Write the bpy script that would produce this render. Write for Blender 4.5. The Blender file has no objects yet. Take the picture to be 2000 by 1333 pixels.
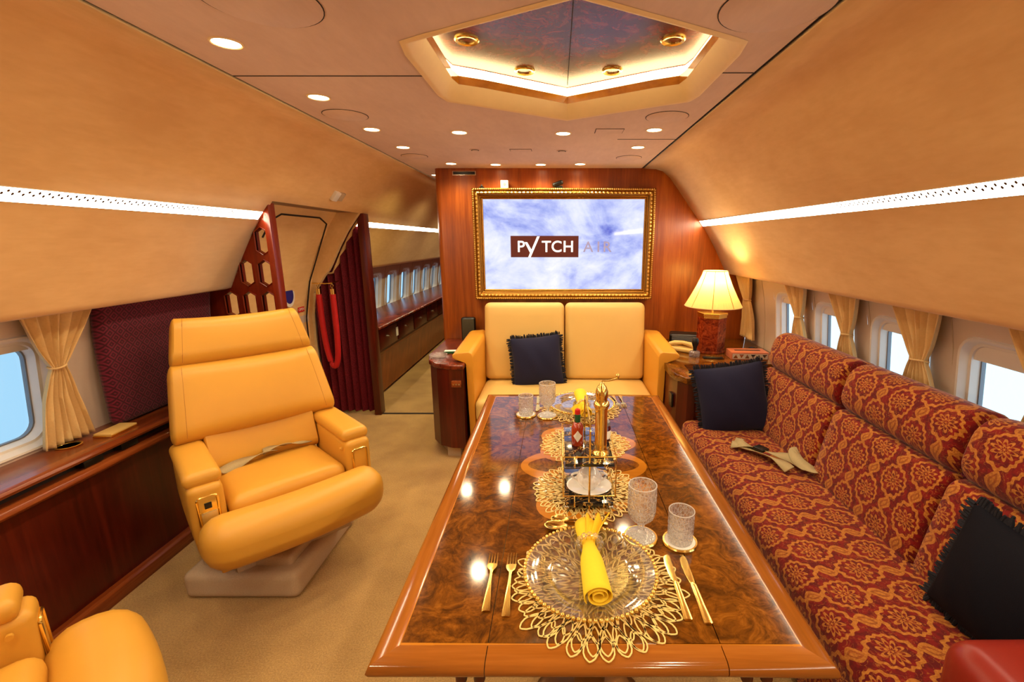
import bpy, bmesh, math, random
from mathutils import Vector, Matrix
random.seed(7)
PI = math.pi
sc = bpy.context.scene
COL = sc.collection

def lin(c):
    return tuple(((v/255)/12.92 if v/255 <= .04045 else ((v/255+.055)/1.055)**2.4) for v in c)+(1,)

# ------------------------------------------------------------------ camera, world, exposure
CAM_H = 1.53
cam = bpy.data.cameras.new('camera'); camo = bpy.data.objects.new('camera', cam); COL.objects.link(camo)
cam.sensor_fit = 'HORIZONTAL'; cam.sensor_width = 36; cam.lens = 880/2000*36
cam.shift_x = -87/2000; cam.shift_y = 0
cam.clip_start = .02
PITCH = math.atan(196/880)
camo.location = (0, 0, CAM_H); camo.rotation_euler = (PI/2-PITCH, 0, 0)
sc.camera = camo

world = bpy.data.worlds.new('sky'); sc.world = world; world.use_nodes = True
wn = world.node_tree; wn.nodes.clear()
wo = wn.nodes.new('ShaderNodeOutputWorld'); bg = wn.nodes.new('ShaderNodeBackground')
cr = wn.nodes.new('ShaderNodeValToRGB'); tc = wn.nodes.new('ShaderNodeTexCoord'); sx = wn.nodes.new('ShaderNodeSeparateXYZ')
wn.links.new(tc.outputs['Generated'], sx.inputs[0]); wn.links.new(sx.outputs['Z'], cr.inputs[0])
e = cr.color_ramp.elements
e[0].position = -0.0; e[0].color = (.42, .62, .74, 1); e[1].position = .35; e[1].color = (.55, .78, 1, 1)
m_ = e.new(.06); m_.color = (.85, .95, 1, 1)
mr = wn.nodes.new('ShaderNodeMapRange'); mr.inputs[1].default_value = -.4; mr.inputs[2].default_value = .4
wn.links.new(sx.outputs['X'], mr.inputs[0]); mxw = wn.nodes.new('ShaderNodeMix'); mxw.data_type = 'RGBA'
wn.links.new(mr.outputs[0], mxw.inputs[0]); mxw.inputs[6].default_value = (.17, .30, .40, 1); wn.links.new(cr.outputs[0], mxw.inputs[7])
wn.links.new(mxw.outputs[2], bg.inputs[0]); bg.inputs[1].default_value = 2.6
wn.links.new(bg.outputs[0], wo.inputs[0])

sc.view_settings.view_transform = 'Standard'; sc.view_settings.look = 'None'
sc.view_settings.gamma = 1; sc.view_settings.use_curve_mapping = False
sc.view_settings.exposure = 0.0

# ------------------------------------------------------------------ object helpers
def thing(name, label, cat, loc=(0,0,0), rz=0, group=None):
    o = bpy.data.objects.new(name, None); COL.objects.link(o)
    o.empty_display_size = .05
    o.location = loc; o.rotation_euler = (0, 0, rz); o['label'] = label; o['category'] = cat
    if group: o['group'] = group
    return o
def tag(o, label, cat, group=None):
    o['label'] = label; o['category'] = cat
    if group: o['group'] = group
    return o
def lab(o, s): o['label'] = s; return o
def struct(o): o['kind'] = 'structure'; return o

def obj(name, bm, mat, parent=None, smooth=True, world=False, angle=40):
    """link bm as one mesh object; world=True: coordinates are the world's and are moved into the parent's frame"""
    if world and parent is not None:
        mm = Matrix.Translation(parent.location) @ Matrix.Rotation(parent.rotation_euler[2], 4, 'Z')
        if parent.parent is not None:
            pp = parent.parent
            mm = (Matrix.Translation(pp.location) @ Matrix.Rotation(pp.rotation_euler[2], 4, 'Z')) @ mm
        bmesh.ops.transform(bm, matrix=mm.inverted(), verts=bm.verts)
    bmesh.ops.recalc_face_normals(bm, faces=bm.faces)
    me = bpy.data.meshes.new(name); bm.to_mesh(me); bm.free()
    if smooth:
        me.shade_smooth()
        try: me.set_sharp_from_angle(angle=math.radians(angle))
        except Exception: pass
    o = bpy.data.objects.new(name, me); COL.objects.link(o)
    if mat is not None:
        for m in (mat if isinstance(mat, (list, tuple)) else [mat]): me.materials.append(m)
    if parent is not None: o.parent = parent
    return o
def B(): return bmesh.new()
def copy_tree(o, parent=None):
    c = o.copy(); COL.objects.link(c)
    if parent is not None: c.parent = parent
    for ch in list(o.children): copy_tree(ch, c)
    return c

def box(bm, lo, hi, bev=0, seg=2, M=None):
    c = [(a+b)/2 for a, b in zip(lo, hi)]; s = [b-a for a, b in zip(lo, hi)]
    t = bmesh.new(); bmesh.ops.create_cube(t, size=1)
    bmesh.ops.scale(t, vec=s, verts=t.verts); bmesh.ops.translate(t, vec=c, verts=t.verts)
    if bev: bmesh.ops.bevel(t, geom=t.edges[:], offset=bev, segments=seg, profile=.6, affect='EDGES', clamp_overlap=True)
    if M is not None: bmesh.ops.transform(t, matrix=M, verts=t.verts)
    join(bm, t)
def join(bm, t):
    off = {}
    for v in t.verts: off[v] = bm.verts.new(v.co)
    for f in t.faces:
        try:
            nf = bm.faces.new([off[v] for v in f.verts]); nf.material_index = f.material_index
        except ValueError: pass
    t.free()
def lathe(bm, prof, n=32, c=(0,0,0), wob=None, cap=True):
    rings = []
    for k, (r, z) in enumerate(prof):
        ring = []
        for i in range(n):
            a = 2*PI*i/n; rr = r if wob is None else wob(r, z, a, k)
            ring.append(bm.verts.new((c[0]+rr*math.cos(a), c[1]+rr*math.sin(a), c[2]+z)))
        rings.append(ring)
    for a, b in zip(rings, rings[1:]):
        for i in range(n):
            j = (i+1) % n
            bm.faces.new((a[i], a[j], b[j], b[i]))
    if cap:
        if prof[0][0] > 1e-6: bm.faces.new(rings[0][::-1])
        if prof[-1][0] > 1e-6: bm.faces.new(rings[-1])
    bmesh.ops.remove_doubles(bm, verts=[v for r in (rings[0], rings[-1]) for v in r], dist=1e-6)
def tube(bm, pts, r, n=8, closed=False, flat=None, caps=True):
    """round tube along pts; r number or list; flat=(w,h) gives an oval/flat section with h along world Z-ish"""
    P = [Vector(p) for p in pts]; m = len(P); rings = []
    prevN = None
    for i in range(m):
        if closed: t = (P[(i+1) % m]-P[i-1])
        else: t = P[min(i+1, m-1)]-P[max(i-1, 0)]
        if t.length < 1e-9: t = Vector((0, 0, 1))
        t.normalize()
        up = Vector((0, 0, 1)) if abs(t.z) < .95 else (prevN if prevN is not None else Vector((0, 1, 0)))
        s = t.cross(up)
        if s.length < 1e-6: s = t.cross(Vector((1, 0, 0)))
        s.normalize(); u = s.cross(t).normalized(); prevN = u
        rr = r[i] if isinstance(r, (list, tuple)) else r
        ring = []
        for k in range(n):
            a = 2*PI*k/n + PI/n
            if flat: d = s*flat[0]*math.cos(a)+u*flat[1]*math.sin(a); d *= (rr if isinstance(r, (list, tuple)) else 1)
            else: d = (s*math.cos(a)+u*math.sin(a))*rr
            ring.append(bm.verts.new(P[i]+d))
        rings.append(ring)
    L = m if closed else m-1
    for i in range(L):
        a, b = rings[i], rings[(i+1) % m]
        for k in range(n): bm.faces.new((a[k], a[(k+1) % n], b[(k+1) % n], b[k]))
    if not closed and caps: bm.faces.new(rings[0][::-1]); bm.faces.new(rings[-1])
def prism(bm, poly, z0, z1, bev=0, seg=3, topscale=None):
    """vertical prism of an XY polygon"""
    t = bmesh.new()
    a = [t.verts.new((x, y, z0)) for x, y in poly]; b = [t.verts.new((x, y, z1)) for x, y in poly]
    n = len(poly); t.faces.new(a[::-1]); top = t.faces.new(b)
    for i in range(n): t.faces.new((a[i], a[(i+1) % n], b[(i+1) % n], b[i]))
    if bev:
        ed = [e for e in t.edges if abs(e.verts[0].co.z-e.verts[1].co.z) < 1e-6]
        bmesh.ops.bevel(t, geom=ed, offset=bev, segments=seg, profile=.5, affect='EDGES', clamp_overlap=True)
    join(bm, t)
def extr(bm, poly, axis, a0, a1, bev=0, seg=2):
    """extrude a 2-D polygon along axis: 'x' -> poly is (y,z); 'y' -> poly is (x,z)"""
    t = bmesh.new()
    f = (lambda p, s: (s, p[0], p[1])) if axis == 'x' else (lambda p, s: (p[0], s, p[1]))
    a = [t.verts.new(f(p, a0)) for p in poly]; b = [t.verts.new(f(p, a1)) for p in poly]
    n = len(poly); t.faces.new(a); t.faces.new(b[::-1])
    for i in range(n): t.faces.new((a[i], b[i], b[(i+1) % n], a[(i+1) % n]))
    if bev: bmesh.ops.bevel(t, geom=t.edges[:], offset=bev, segments=seg, profile=.6, affect='EDGES', clamp_overlap=True)
    join(bm, t)
def rbox(bm, size, r, n=9, puff=(0,0,0), warp=None, M=None):
    """rounded, puffed box centred at 0. puff: outward bulge of the +-x, +-y, +-z faces"""
    h = [s/2 for s in size]; t = bmesh.new(); vs = {}
    def samp(k, H):
        rr = min(r, H*.999)
        inner = H-rr
        q = max(2, n//4)
        core = [-inner+2*inner*i/n for i in range(n+1)]
        lo = [-inner-rr*math.tan(PI/4*i/q) for i in range(q, 0, -1)]
        return lo+core+[-x for x in lo[::-1]]
    S = [samp(k, h[k]) for k in range(3)]
    def V(p):
        key = tuple(round(c, 6) for c in p)
        if key not in vs:
            inn = [max(-(h[k]-min(r, h[k]*.999)), min(h[k]-min(r, h[k]*.999), p[k])) for k in range(3)]
            d = Vector([p[k]-inn[k] for k in range(3)])
            if d.length > 1e-9: d.normalize()
            q = Vector([inn[k]+d[k]*min(r, h[k]*.999) for k in range(3)])
            for k in range(3):
                if puff[k]:
                    o = [j for j in range(3) if j != k]
                    w = math.cos(PI/2*min(1, abs(q[o[0]])/h[o[0]]))*math.cos(PI/2*min(1, abs(q[o[1]])/h[o[1]]))
                    q[k] += puff[k]*(q[k]/h[k])*math.sqrt(max(0, w))
            if warp: q = Vector(warp(q))
            vs[key] = t.verts.new(q)
        return vs[key]
    for k in range(3):
        a, b = [j for j in range(3) if j != k]
        for sgn in (-1, 1):
            for i in range(len(S[a])-1):
                for j in range(len(S[b])-1):
                    pts = []
                    for (ii, jj) in ((i, j), (i+1, j), (i+1, j+1), (i, j+1)):
                        p = [0, 0, 0]; p[a] = S[a][ii]; p[b] = S[b][jj]; p[k] = sgn*h[k]; pts.append(V(p))
                    if len(set(pts)) >= 3:
                        try: t.faces.new(pts if sgn > 0 else pts[::-1])
                        except ValueError: pass
    if M is not None: bmesh.ops.transform(t, matrix=M, verts=t.verts)
    join(bm, t)
def sphere(bm, c, r, s=(1,1,1), u=14, v=10):
    t = bmesh.new(); bmesh.ops.create_uvsphere(t, u_segments=u, v_segments=v, radius=r)
    bmesh.ops.scale(t, vec=s, verts=t.verts); bmesh.ops.translate(t, vec=c, verts=t.verts); join(bm, t)
def cyl(bm, c, r, h, n=24, axis='z', r2=None):
    t = bmesh.new(); bmesh.ops.create_cone(t, cap_ends=True, segments=n, radius1=r, radius2=r if r2 is None else r2, depth=h)
    if axis == 'x': bmesh.ops.rotate(t, matrix=Matrix.Rotation(PI/2, 3, 'Y'), verts=t.verts)
    if axis == 'y': bmesh.ops.rotate(t, matrix=Matrix.Rotation(PI/2, 3, 'X'), verts=t.verts)
    bmesh.ops.translate(t, vec=c, verts=t.verts); join(bm, t)
def T(x, y, z, rx=0, ry=0, rz=0):
    return Matrix.Translation((x, y, z)) @ Matrix.Rotation(rz, 4, 'Z') @ Matrix.Rotation(ry, 4, 'Y') @ Matrix.Rotation(rx, 4, 'X')
def rrect(w, h, r, n=6, cx=0, cy=0):
    out = []
    for (sx_, sy_, a0) in ((1, 1, 0), (-1, 1, 90), (-1, -1, 180), (1, -1, 270)):
        for i in range(n+1):
            a = math.radians(a0+90*i/n)
            out.append((cx+sx_*(w/2-r)+r*math.cos(a), cy+sy_*(h/2-r)+r*math.sin(a)))
    return out

# ------------------------------------------------------------------ material helpers
class NT:
    def __init__(s, name):
        s.m = bpy.data.materials.new(name); s.m.use_nodes = True; s.t = s.m.node_tree
        s.t.nodes.clear(); s.out = s.n('ShaderNodeOutputMaterial')
    def n(s, typ, **kw):
        x = s.t.nodes.new(typ)
        for k, v in kw.items(): setattr(x, k, v)
        return x
    def l(s, a, b): s.t.links.new(a, b)
    def setin(s, inp, v):
        if hasattr(v, 'links') or hasattr(v, 'is_linked'): s.l(v, inp)
        else: inp.default_value = v
    def math(s, op, a, b=0.0, c=None):
        x = s.n('ShaderNodeMath', operation=op); s.setin(x.inputs[0], a)
        s.setin(x.inputs[1], b)
        if c is not None: s.setin(x.inputs[2], c)
        return x.outputs[0]
    def coord(s, kind='Object', scale=(1,1,1), rot=(0,0,0)):
        c = s.n('ShaderNodeTexCoord'); mp = s.n('ShaderNodeMapping')
        mp.inputs['Scale'].default_value = scale; mp.inputs['Rotation'].default_value = rot
        s.l(c.outputs[kind], mp.inputs[0]); return mp.outputs[0]
    def noise(s, vec, scale=5, detail=4, rough=.55, dist=0):
        x = s.n('ShaderNodeTexNoise'); s.l(vec, x.inputs['Vector'])
        x.inputs['Scale'].default_value = scale; x.inputs['Detail'].default_value = detail
        x.inputs['Roughness'].default_value = rough; x.inputs['Distortion'].default_value = dist
        return x.outputs['Fac']
    def ramp(s, fac, stops):
        x = s.n('ShaderNodeValToRGB'); s.setin(x.inputs[0], fac); e = x.color_ramp.elements
        e[0].position = stops[0][0]; e[0].color = stops[0][1]; e[1].position = stops[-1][0]; e[1].color = stops[-1][1]
        for p, c in stops[1:-1]: q = e.new(p); q.color = c
        return x.outputs[0]
    def mix(s, fac, a, b):
        x = s.n('ShaderNodeMix', data_type='RGBA'); s.setin(x.inputs[0], fac); s.setin(x.inputs[6], a); s.setin(x.inputs[7], b)
        return x.outputs[2]
    def bump(s, h, strength=.2, dist=.01):
        x = s.n('ShaderNodeBump'); s.setin(x.inputs['Height'], h); x.inputs['Strength'].default_value = strength
        x.inputs['Distance'].default_value = dist; return x.outputs[0]
    def bsdf(s, color, rough=.5, metal=0, normal=None, coat=0, spec=.5, trans=0, ior=1.5, sheen=0, emit=None, es=0, coat_rough=.05):
        b = s.n('ShaderNodeBsdfPrincipled')
        s.setin(b.inputs['Base Color'], color); s.setin(b.inputs['Roughness'], rough)
        b.inputs['Metallic'].default_value = metal; b.inputs['Coat Weight'].default_value = coat
        b.inputs['Coat Roughness'].default_value = coat_rough
        b.inputs['Specular IOR Level'].default_value = spec; b.inputs['Transmission Weight'].default_value = trans
        b.inputs['IOR'].default_value = ior; b.inputs['Sheen Weight'].default_value = sheen
        if normal is not None: s.l(normal, b.inputs['Normal'])
        if emit is not None: s.setin(b.inputs['Emission Color'], emit); s.setin(b.inputs['Emission Strength'], es)
        s.l(b.outputs[0], s.out.inputs[0]); s.b = b
        return s.m

def simple(name, col, rough=.5, metal=0, var=.08, scale=30, bump=.08, bd=.002, **kw):
    t = NT(name); v = t.coord(); n = t.noise(v, scale, 3)
    c = lin(col); c2 = tuple(max(0, x*(1-var*2)) for x in c[:3])+(1,)
    return t.bsdf(t.mix(n, c2, tuple(min(1, x*(1+var)) for x in c[:3])+(1,)), rough, metal, t.bump(n, bump, bd) if bump else None, **kw)
def wood(name, dark, mid, light, rough=.25, coat=.6, grain='z', scale=6, fine=60):
    t = NT(name); st = {'z': (1, 1, .06), 'y': (1, .06, 1), 'x': (.06, 1, 1)}[grain]
    v = t.coord(scale=st); n1 = t.noise(v, scale, 5, .6, .8); n2 = t.noise(v, fine, 3, .6)
    f = t.math('ADD', t.math('MULTIPLY', n1, .72), t.math('MULTIPLY', n2, .28))
    c = t.ramp(f, [(.28, lin(dark)), (.5, lin(mid)), (.72, lin(light))])
    return t.bsdf(c, rough, 0, t.bump(n2, .03, .0006), spec=.5)

# suede-like headliner
def suede(name, c1, c2):
    t = NT(name); v = t.coord(scale=(1, .5, 1)); a = t.noise(v, 3.2, 5, .62); b = t.noise(t.coord(scale=(1, .25, 1)), 45, 3)
    f = t.math('ADD', t.math('MULTIPLY', a, .75), t.math('MULTIPLY', b, .25))
    c = t.ramp(f, [(.36, lin(c1)), (.64, lin(c2))])
    return t.bsdf(c, .85, 0, t.bump(b, .12, .002), spec=.15, sheen=.15)
M = {}
M['suede'] = suede('headliner_suede', (220, 176, 118), (236, 196, 138))
M['ceil'] = suede('ceiling_suede', (200, 168, 146), (216, 186, 164))
M['cream'] = simple('cream_moulding', (236, 205, 150), .6, var=.03, bump=.03)
M['sidewall'] = simple('sidewall_laminate', (205, 184, 168), .5, var=.02, scale=60, bump=.02)
M['winframe'] = simple('window_frame_plastic', (225, 215, 205), .4, var=.02, bump=.01)
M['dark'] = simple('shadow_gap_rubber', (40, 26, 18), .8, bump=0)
M['black'] = simple('black_plastic', (16, 15, 15), .35, bump=.02)
M['mahog'] = wood('mahogany_veneer', (100, 42, 9), (148, 70, 18), (184, 102, 34), .28, .5, 'z', 9, 90)
M['mahogd'] = wood('dark_mahogany', (38, 9, 4), (78, 20, 9), (112, 34, 14), .28, .45, 'z', 5, 60)
M['mahogy'] = wood('mahogany_trim', (70, 24, 8), (128, 58, 22), (165, 90, 42), .22, .7, 'y', 6, 70)
M['divwood'] = wood('divider_wood', (70, 18, 6), (110, 32, 10), (140, 48, 16), .25, .7, 'z', 6, 60)
M['rimx'] = wood('table_rim_wood_x', (108, 58, 15), (150, 86, 27), (180, 110, 42), .12, .9, 'x', 9, 70)
M['rimy'] = wood('table_rim_wood_y', (108, 58, 15), (150, 86, 27), (180, 110, 42), .12, .9, 'y', 9, 70)
def burl(name, cols, rough=.1, sc_=7, coat=1):
    t = NT(name); v = t.coord()
    w = t.n('ShaderNodeTexNoise'); t.l(v, w.inputs['Vector']); w.inputs['Scale'].default_value = 5; w.inputs['Detail'].default_value = 3
    mx = t.n('ShaderNodeMix', data_type='VECTOR'); mx.inputs[0].default_value = .14
    t.l(v, mx.inputs[4]); t.l(w.outputs['Color'], mx.inputs[5])
    n1 = t.noise(mx.outputs[1], sc_, 6, .68, 1.6); n2 = t.noise(mx.outputs[1], sc_*5, 4, .6, .6)
    f = t.math('ADD', t.math('MULTIPLY', n1, .75), t.math('MULTIPLY', n2, .25))
    c = t.ramp(f, [(.33, lin(cols[0])), (.45, lin(cols[1])), (.55, lin(cols[2])), (.68, lin(cols[3]))])
    return t.bsdf(c, rough, 0, None, spec=.5)
M['burl'] = burl('walnut_burl', [(54, 28, 4), (88, 48, 8), (120, 68, 14), (152, 92, 26)], .085, 15, .8)
M['burlc'] = burl('ceiling_burl', [(40, 10, 8), (84, 26, 14), (120, 46, 22), (150, 66, 30)], .25, 9, .12)
M['burll'] = burl('lamp_burl', [(60, 14, 8), (112, 36, 16), (150, 60, 26), (180, 84, 40)], .15, 16)
M['inlay'] = wood('inlay_satinwood', (150, 88, 18), (186, 116, 30), (204, 136, 44), .09, 1, 'x', 10, 60)
M['gold'] = simple('polished_gold', (252, 218, 124), .2, 1, var=.04, bump=.02)
M['goldf'] = simple('gilded_frame', (176, 128, 56), .36, 1, var=.25, scale=140, bump=.5, bd=.004)
M['gilt'] = simple('gilded_relief', (244, 202, 110), .3, 1, var=.1, scale=140, bump=.2)
M['mat_gold'] = simple('gold_vinyl_lace', (246, 214, 134), .42, .25, var=.05, scale=90, bump=.1)
M['chrome'] = simple('chrome', (220, 215, 205), .12, 1, var=.02, bump=0)
def leather(name, col, rough=.4, var=.05):
    t = NT(name); v = t.coord(); n = t.noise(v, 4, 3); g = t.n('ShaderNodeTexVoronoi'); t.l(v, g.inputs['Vector']); g.inputs['Scale'].default_value = 420
    c = lin(col); c2 = tuple(x*(1-var*2.5) for x in c[:3])+(1,)
    bm_ = t.bump(g.outputs['Distance'], .12, .0006)
    return t.bsdf(t.mix(n, c2, c), rough, 0, bm_, spec=.4)
M['seam'] = simple('stitched_seam', (168, 108, 36), .7, bump=0)
M['leather'] = leather('saddle_leather', (216, 158, 58))
M['leatherc'] = leather('cream_leather', (226, 188, 112), .42)
M['leatherg'] = leather('golden_leather', (222, 154, 48), .4)
M['leatherr'] = leather('oxblood_leather', (138, 36, 26), .32)
M['leatherp'] = leather('coral_leather', (196, 110, 74), .35)
M['taupe'] = simple('taupe_carpet_cover', (196, 174, 148), .9, var=.12, scale=220, bump=.4, spec=.1)
def carpet():
    t = NT('wool_carpet'); v = t.coord(); a = t.noise(v, 170, 3, .8); b = t.noise(v, 3, 3)
    f = t.math('ADD', t.math('MULTIPLY', a, .6), t.math('MULTIPLY', b, .4))
    c = t.ramp(f, [(.3, lin((142, 102, 52))), (.7, lin((232, 190, 120)))])
    return t.bsdf(c, .95, 0, t.bump(a, .8, .01), spec=.05, sheen=.2)
M['carpet'] = carpet()
M['navy'] = simple('navy_linen', (30, 30, 58), .8, var=.15, scale=300, bump=.3, spec=.15, sheen=.1)
M['navyf'] = simple('navy_fringe', (16, 16, 32), .9, var=.2, scale=400, bump=.6, bd=.004)
M['blackc'] = simple('midnight_cloth', (12, 12, 24), .8, var=.2, scale=300, bump=.3, spec=.15)
M['drape'] = simple('cream_drape_cloth', (226, 190, 132), .8, var=.06, scale=120, bump=.1, spec=.1, sheen=.1)
M['belt'] = simple('belt_webbing', (176, 158, 118), .75, var=.08, scale=200, bump=.3, spec=.2)
M['napkin'] = simple('yellow_napkin_cloth', (252, 212, 56), .75, var=.03, scale=150, bump=.1, spec=.15)
M['napkinin'] = simple('napkin_folds', (240, 180, 60), .8, var=.03, bump=0)
M['porc'] = simple('white_porcelain', (240, 236, 232), .15, var=.01, bump=0, coat=.5)
M['paper'] = simple('white_paper', (240, 238, 230), .7, var=.02, bump=0)
M['red'] = simple('red_velvet', (196, 8, 14), .6, var=.15, scale=150, bump=.1, sheen=.05)
M['signred'] = simple('sign_red', (200, 24, 20), .5, var=.02, bump=0)
M['white'] = simple('white_plastic', (235, 230, 222), .4, var=.02, bump=0)
M['blue'] = simple('emblem_blue', (40, 40, 130), .4, var=.02, bump=0)
M['green'] = simple('green_neck_label', (24, 84, 48), .4, var=.02, bump=0)
M['sauce'] = simple('pepper_sauce', (168, 52, 16), .15, var=.05, bump=0, coat=.8)
M['jam'] = simple('dark_jam', (70, 10, 24), .15, var=.05, bump=0, coat=.8)
M['grey'] = simple('grey_plastic', (120, 120, 126), .4, var=.02, bump=0)
def glass(name, col=(1, 1, 1, 1), rough=.02, bump=0, scale=120, ior=1.48):
    t = NT(name); nm = None
    if bump:
        v = t.n('ShaderNodeTexVoronoi'); t.l(t.coord(), v.inputs['Vector']); v.inputs['Scale'].default_value = scale
        nm = t.bump(v.outputs['Distance'], bump, .003)
    return t.bsdf(col, rough, 0, nm, trans=1, ior=ior)
def crystal(name, glint, bump=0, scale=170, rough=.04):
    t = NT(name); nm = None
    if bump:
        v = t.n('ShaderNodeTexVoronoi'); t.l(t.coord(), v.inputs['Vector']); v.inputs['Scale'].default_value = scale
        nm = t.bump(v.outputs['Distance'], bump, .003)
    g = t.n('ShaderNodeBsdfGlass'); g.inputs['Roughness'].default_value = rough; g.inputs['IOR'].default_value = 1.4
    tr = t.n('ShaderNodeBsdfTransparent'); gl = t.n('ShaderNodeBsdfGlossy'); gl.inputs['Roughness'].default_value = .08
    d = t.n('ShaderNodeBsdfDiffuse'); d.inputs[0].default_value = (.95, .93, .92, 1); tl = t.n('ShaderNodeBsdfTranslucent'); tl.inputs[0].default_value = (.95, .93, .92, 1)
    if nm is not None:
        for x in (g, gl): t.l(nm, x.inputs['Normal'])
    lw = t.n('ShaderNodeLayerWeight'); lw.inputs[0].default_value = .35
    m1 = t.n('ShaderNodeMixShader'); t.l(t.math('ADD', t.math('MULTIPLY', lw.outputs['Facing'], .7), .06), m1.inputs[0]); t.l(tr.outputs[0], m1.inputs[1]); t.l(gl.outputs[0], m1.inputs[2])
    m2 = t.n('ShaderNodeMixShader'); m2.inputs[0].default_value = .3 if bump else .0; t.l(m1.outputs[0], m2.inputs[1]); t.l(g.outputs[0], m2.inputs[2])
    m3 = t.n('ShaderNodeMixShader'); m3.inputs[0].default_value = .5; t.l(d.outputs[0], m3.inputs[1]); t.l(tl.outputs[0], m3.inputs[2])
    m4 = t.n('ShaderNodeMixShader'); m4.inputs[0].default_value = glint  # white diffuse share brightens the glass in place of real sparkle
    if bump:
        ve = t.n('ShaderNodeTexVoronoi', feature='DISTANCE_TO_EDGE'); t.l(t.coord(scale=(1, 1, .55)), ve.inputs['Vector']); ve.inputs['Scale'].default_value = scale
        t.l(t.math('ADD', glint, t.math('MULTIPLY', t.math('LESS_THAN', ve.outputs['Distance'], .05), .24)), m4.inputs[0])  # white lines painted along the cut edges as caught light
    t.l(m2.outputs[0], m4.inputs[1]); t.l(m3.outputs[0], m4.inputs[2])
    t.l(m4.outputs[0], t.out.inputs[0]); return t.m
M['glass'] = crystal('clear_glass', .03); M['crystal'] = crystal('cut_crystal', .03, .8, 120)
M['rimglass'] = crystal('bright_glass_edge', .5)  # more white mixed in to paint light caught by rim and foot
def pane():
    t = NT('window_pane'); g = t.n('ShaderNodeBsdfGlossy'); g.inputs[1].default_value = .05
    tr = t.n('ShaderNodeBsdfTransparent'); tr.inputs[0].default_value = (.93, .97, 1, 1)
    mx = t.n('ShaderNodeMixShader'); mx.inputs[0].default_value = .06
    t.l(tr.outputs[0], mx.inputs[1]); t.l(g.outputs[0], mx.inputs[2]); t.l(mx.outputs[0], t.out.inputs[0]); return t.m
M['pane'] = pane()
def emit(name, col, s):
    t = NT(name); e = t.n('ShaderNodeEmission'); e.inputs[0].default_value = col; e.inputs[1].default_value = s
    t.l(e.outputs[0], t.out.inputs[0]); return t.m
WARM = (1, .80, .48, 1)
M['bulb'] = emit('lamp_glow', (1, .84, .50, 1), 14)
M['bulbc'] = emit('coffer_lamp_glow', (1, .86, .55, 1), 3)
M['cove'] = emit('cove_glow', (1, .76, .36, 1), 11)
def stripmat(name='light_strip_diffuser', st=27):
    t = NT(name); c = t.n('ShaderNodeTexCoord'); s = t.n('ShaderNodeSeparateXYZ'); t.l(c.outputs['Object'], s.inputs[0])
    def dots(oy, oz):
        a = t.math('SUBTRACT', t.math('FRACT', t.math('ADD', t.math('DIVIDE', s.outputs['Y'], .028), oy)), .5)
        b = t.math('DIVIDE', t.math('SUBTRACT', s.outputs['Z'], oz), .028)
        r = t.math('SQRT', t.math('ADD', t.math('MULTIPLY', a, a), t.math('MULTIPLY', b, b)))
        return t.math('LESS_THAN', r, .15)
    d = t.math('MAXIMUM', dots(0, 1.6765), dots(.5, 1.6685))
    e1 = t.n('ShaderNodeEmission'); e1.inputs[0].default_value = (1, .85, .62, 1); e1.inputs[1].default_value = st
    p = t.n('ShaderNodeBsdfDiffuse'); p.inputs[0].default_value = (.09, .05, .03, 1)
    mx = t.n('ShaderNodeMixShader'); t.l(d, mx.inputs[0]); t.l(e1.outputs[0], mx.inputs[1]); t.l(p.outputs[0], mx.inputs[2])
    t.l(mx.outputs[0], t.out.inputs[0]); return t.m
M['strip'] = stripmat()

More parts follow.
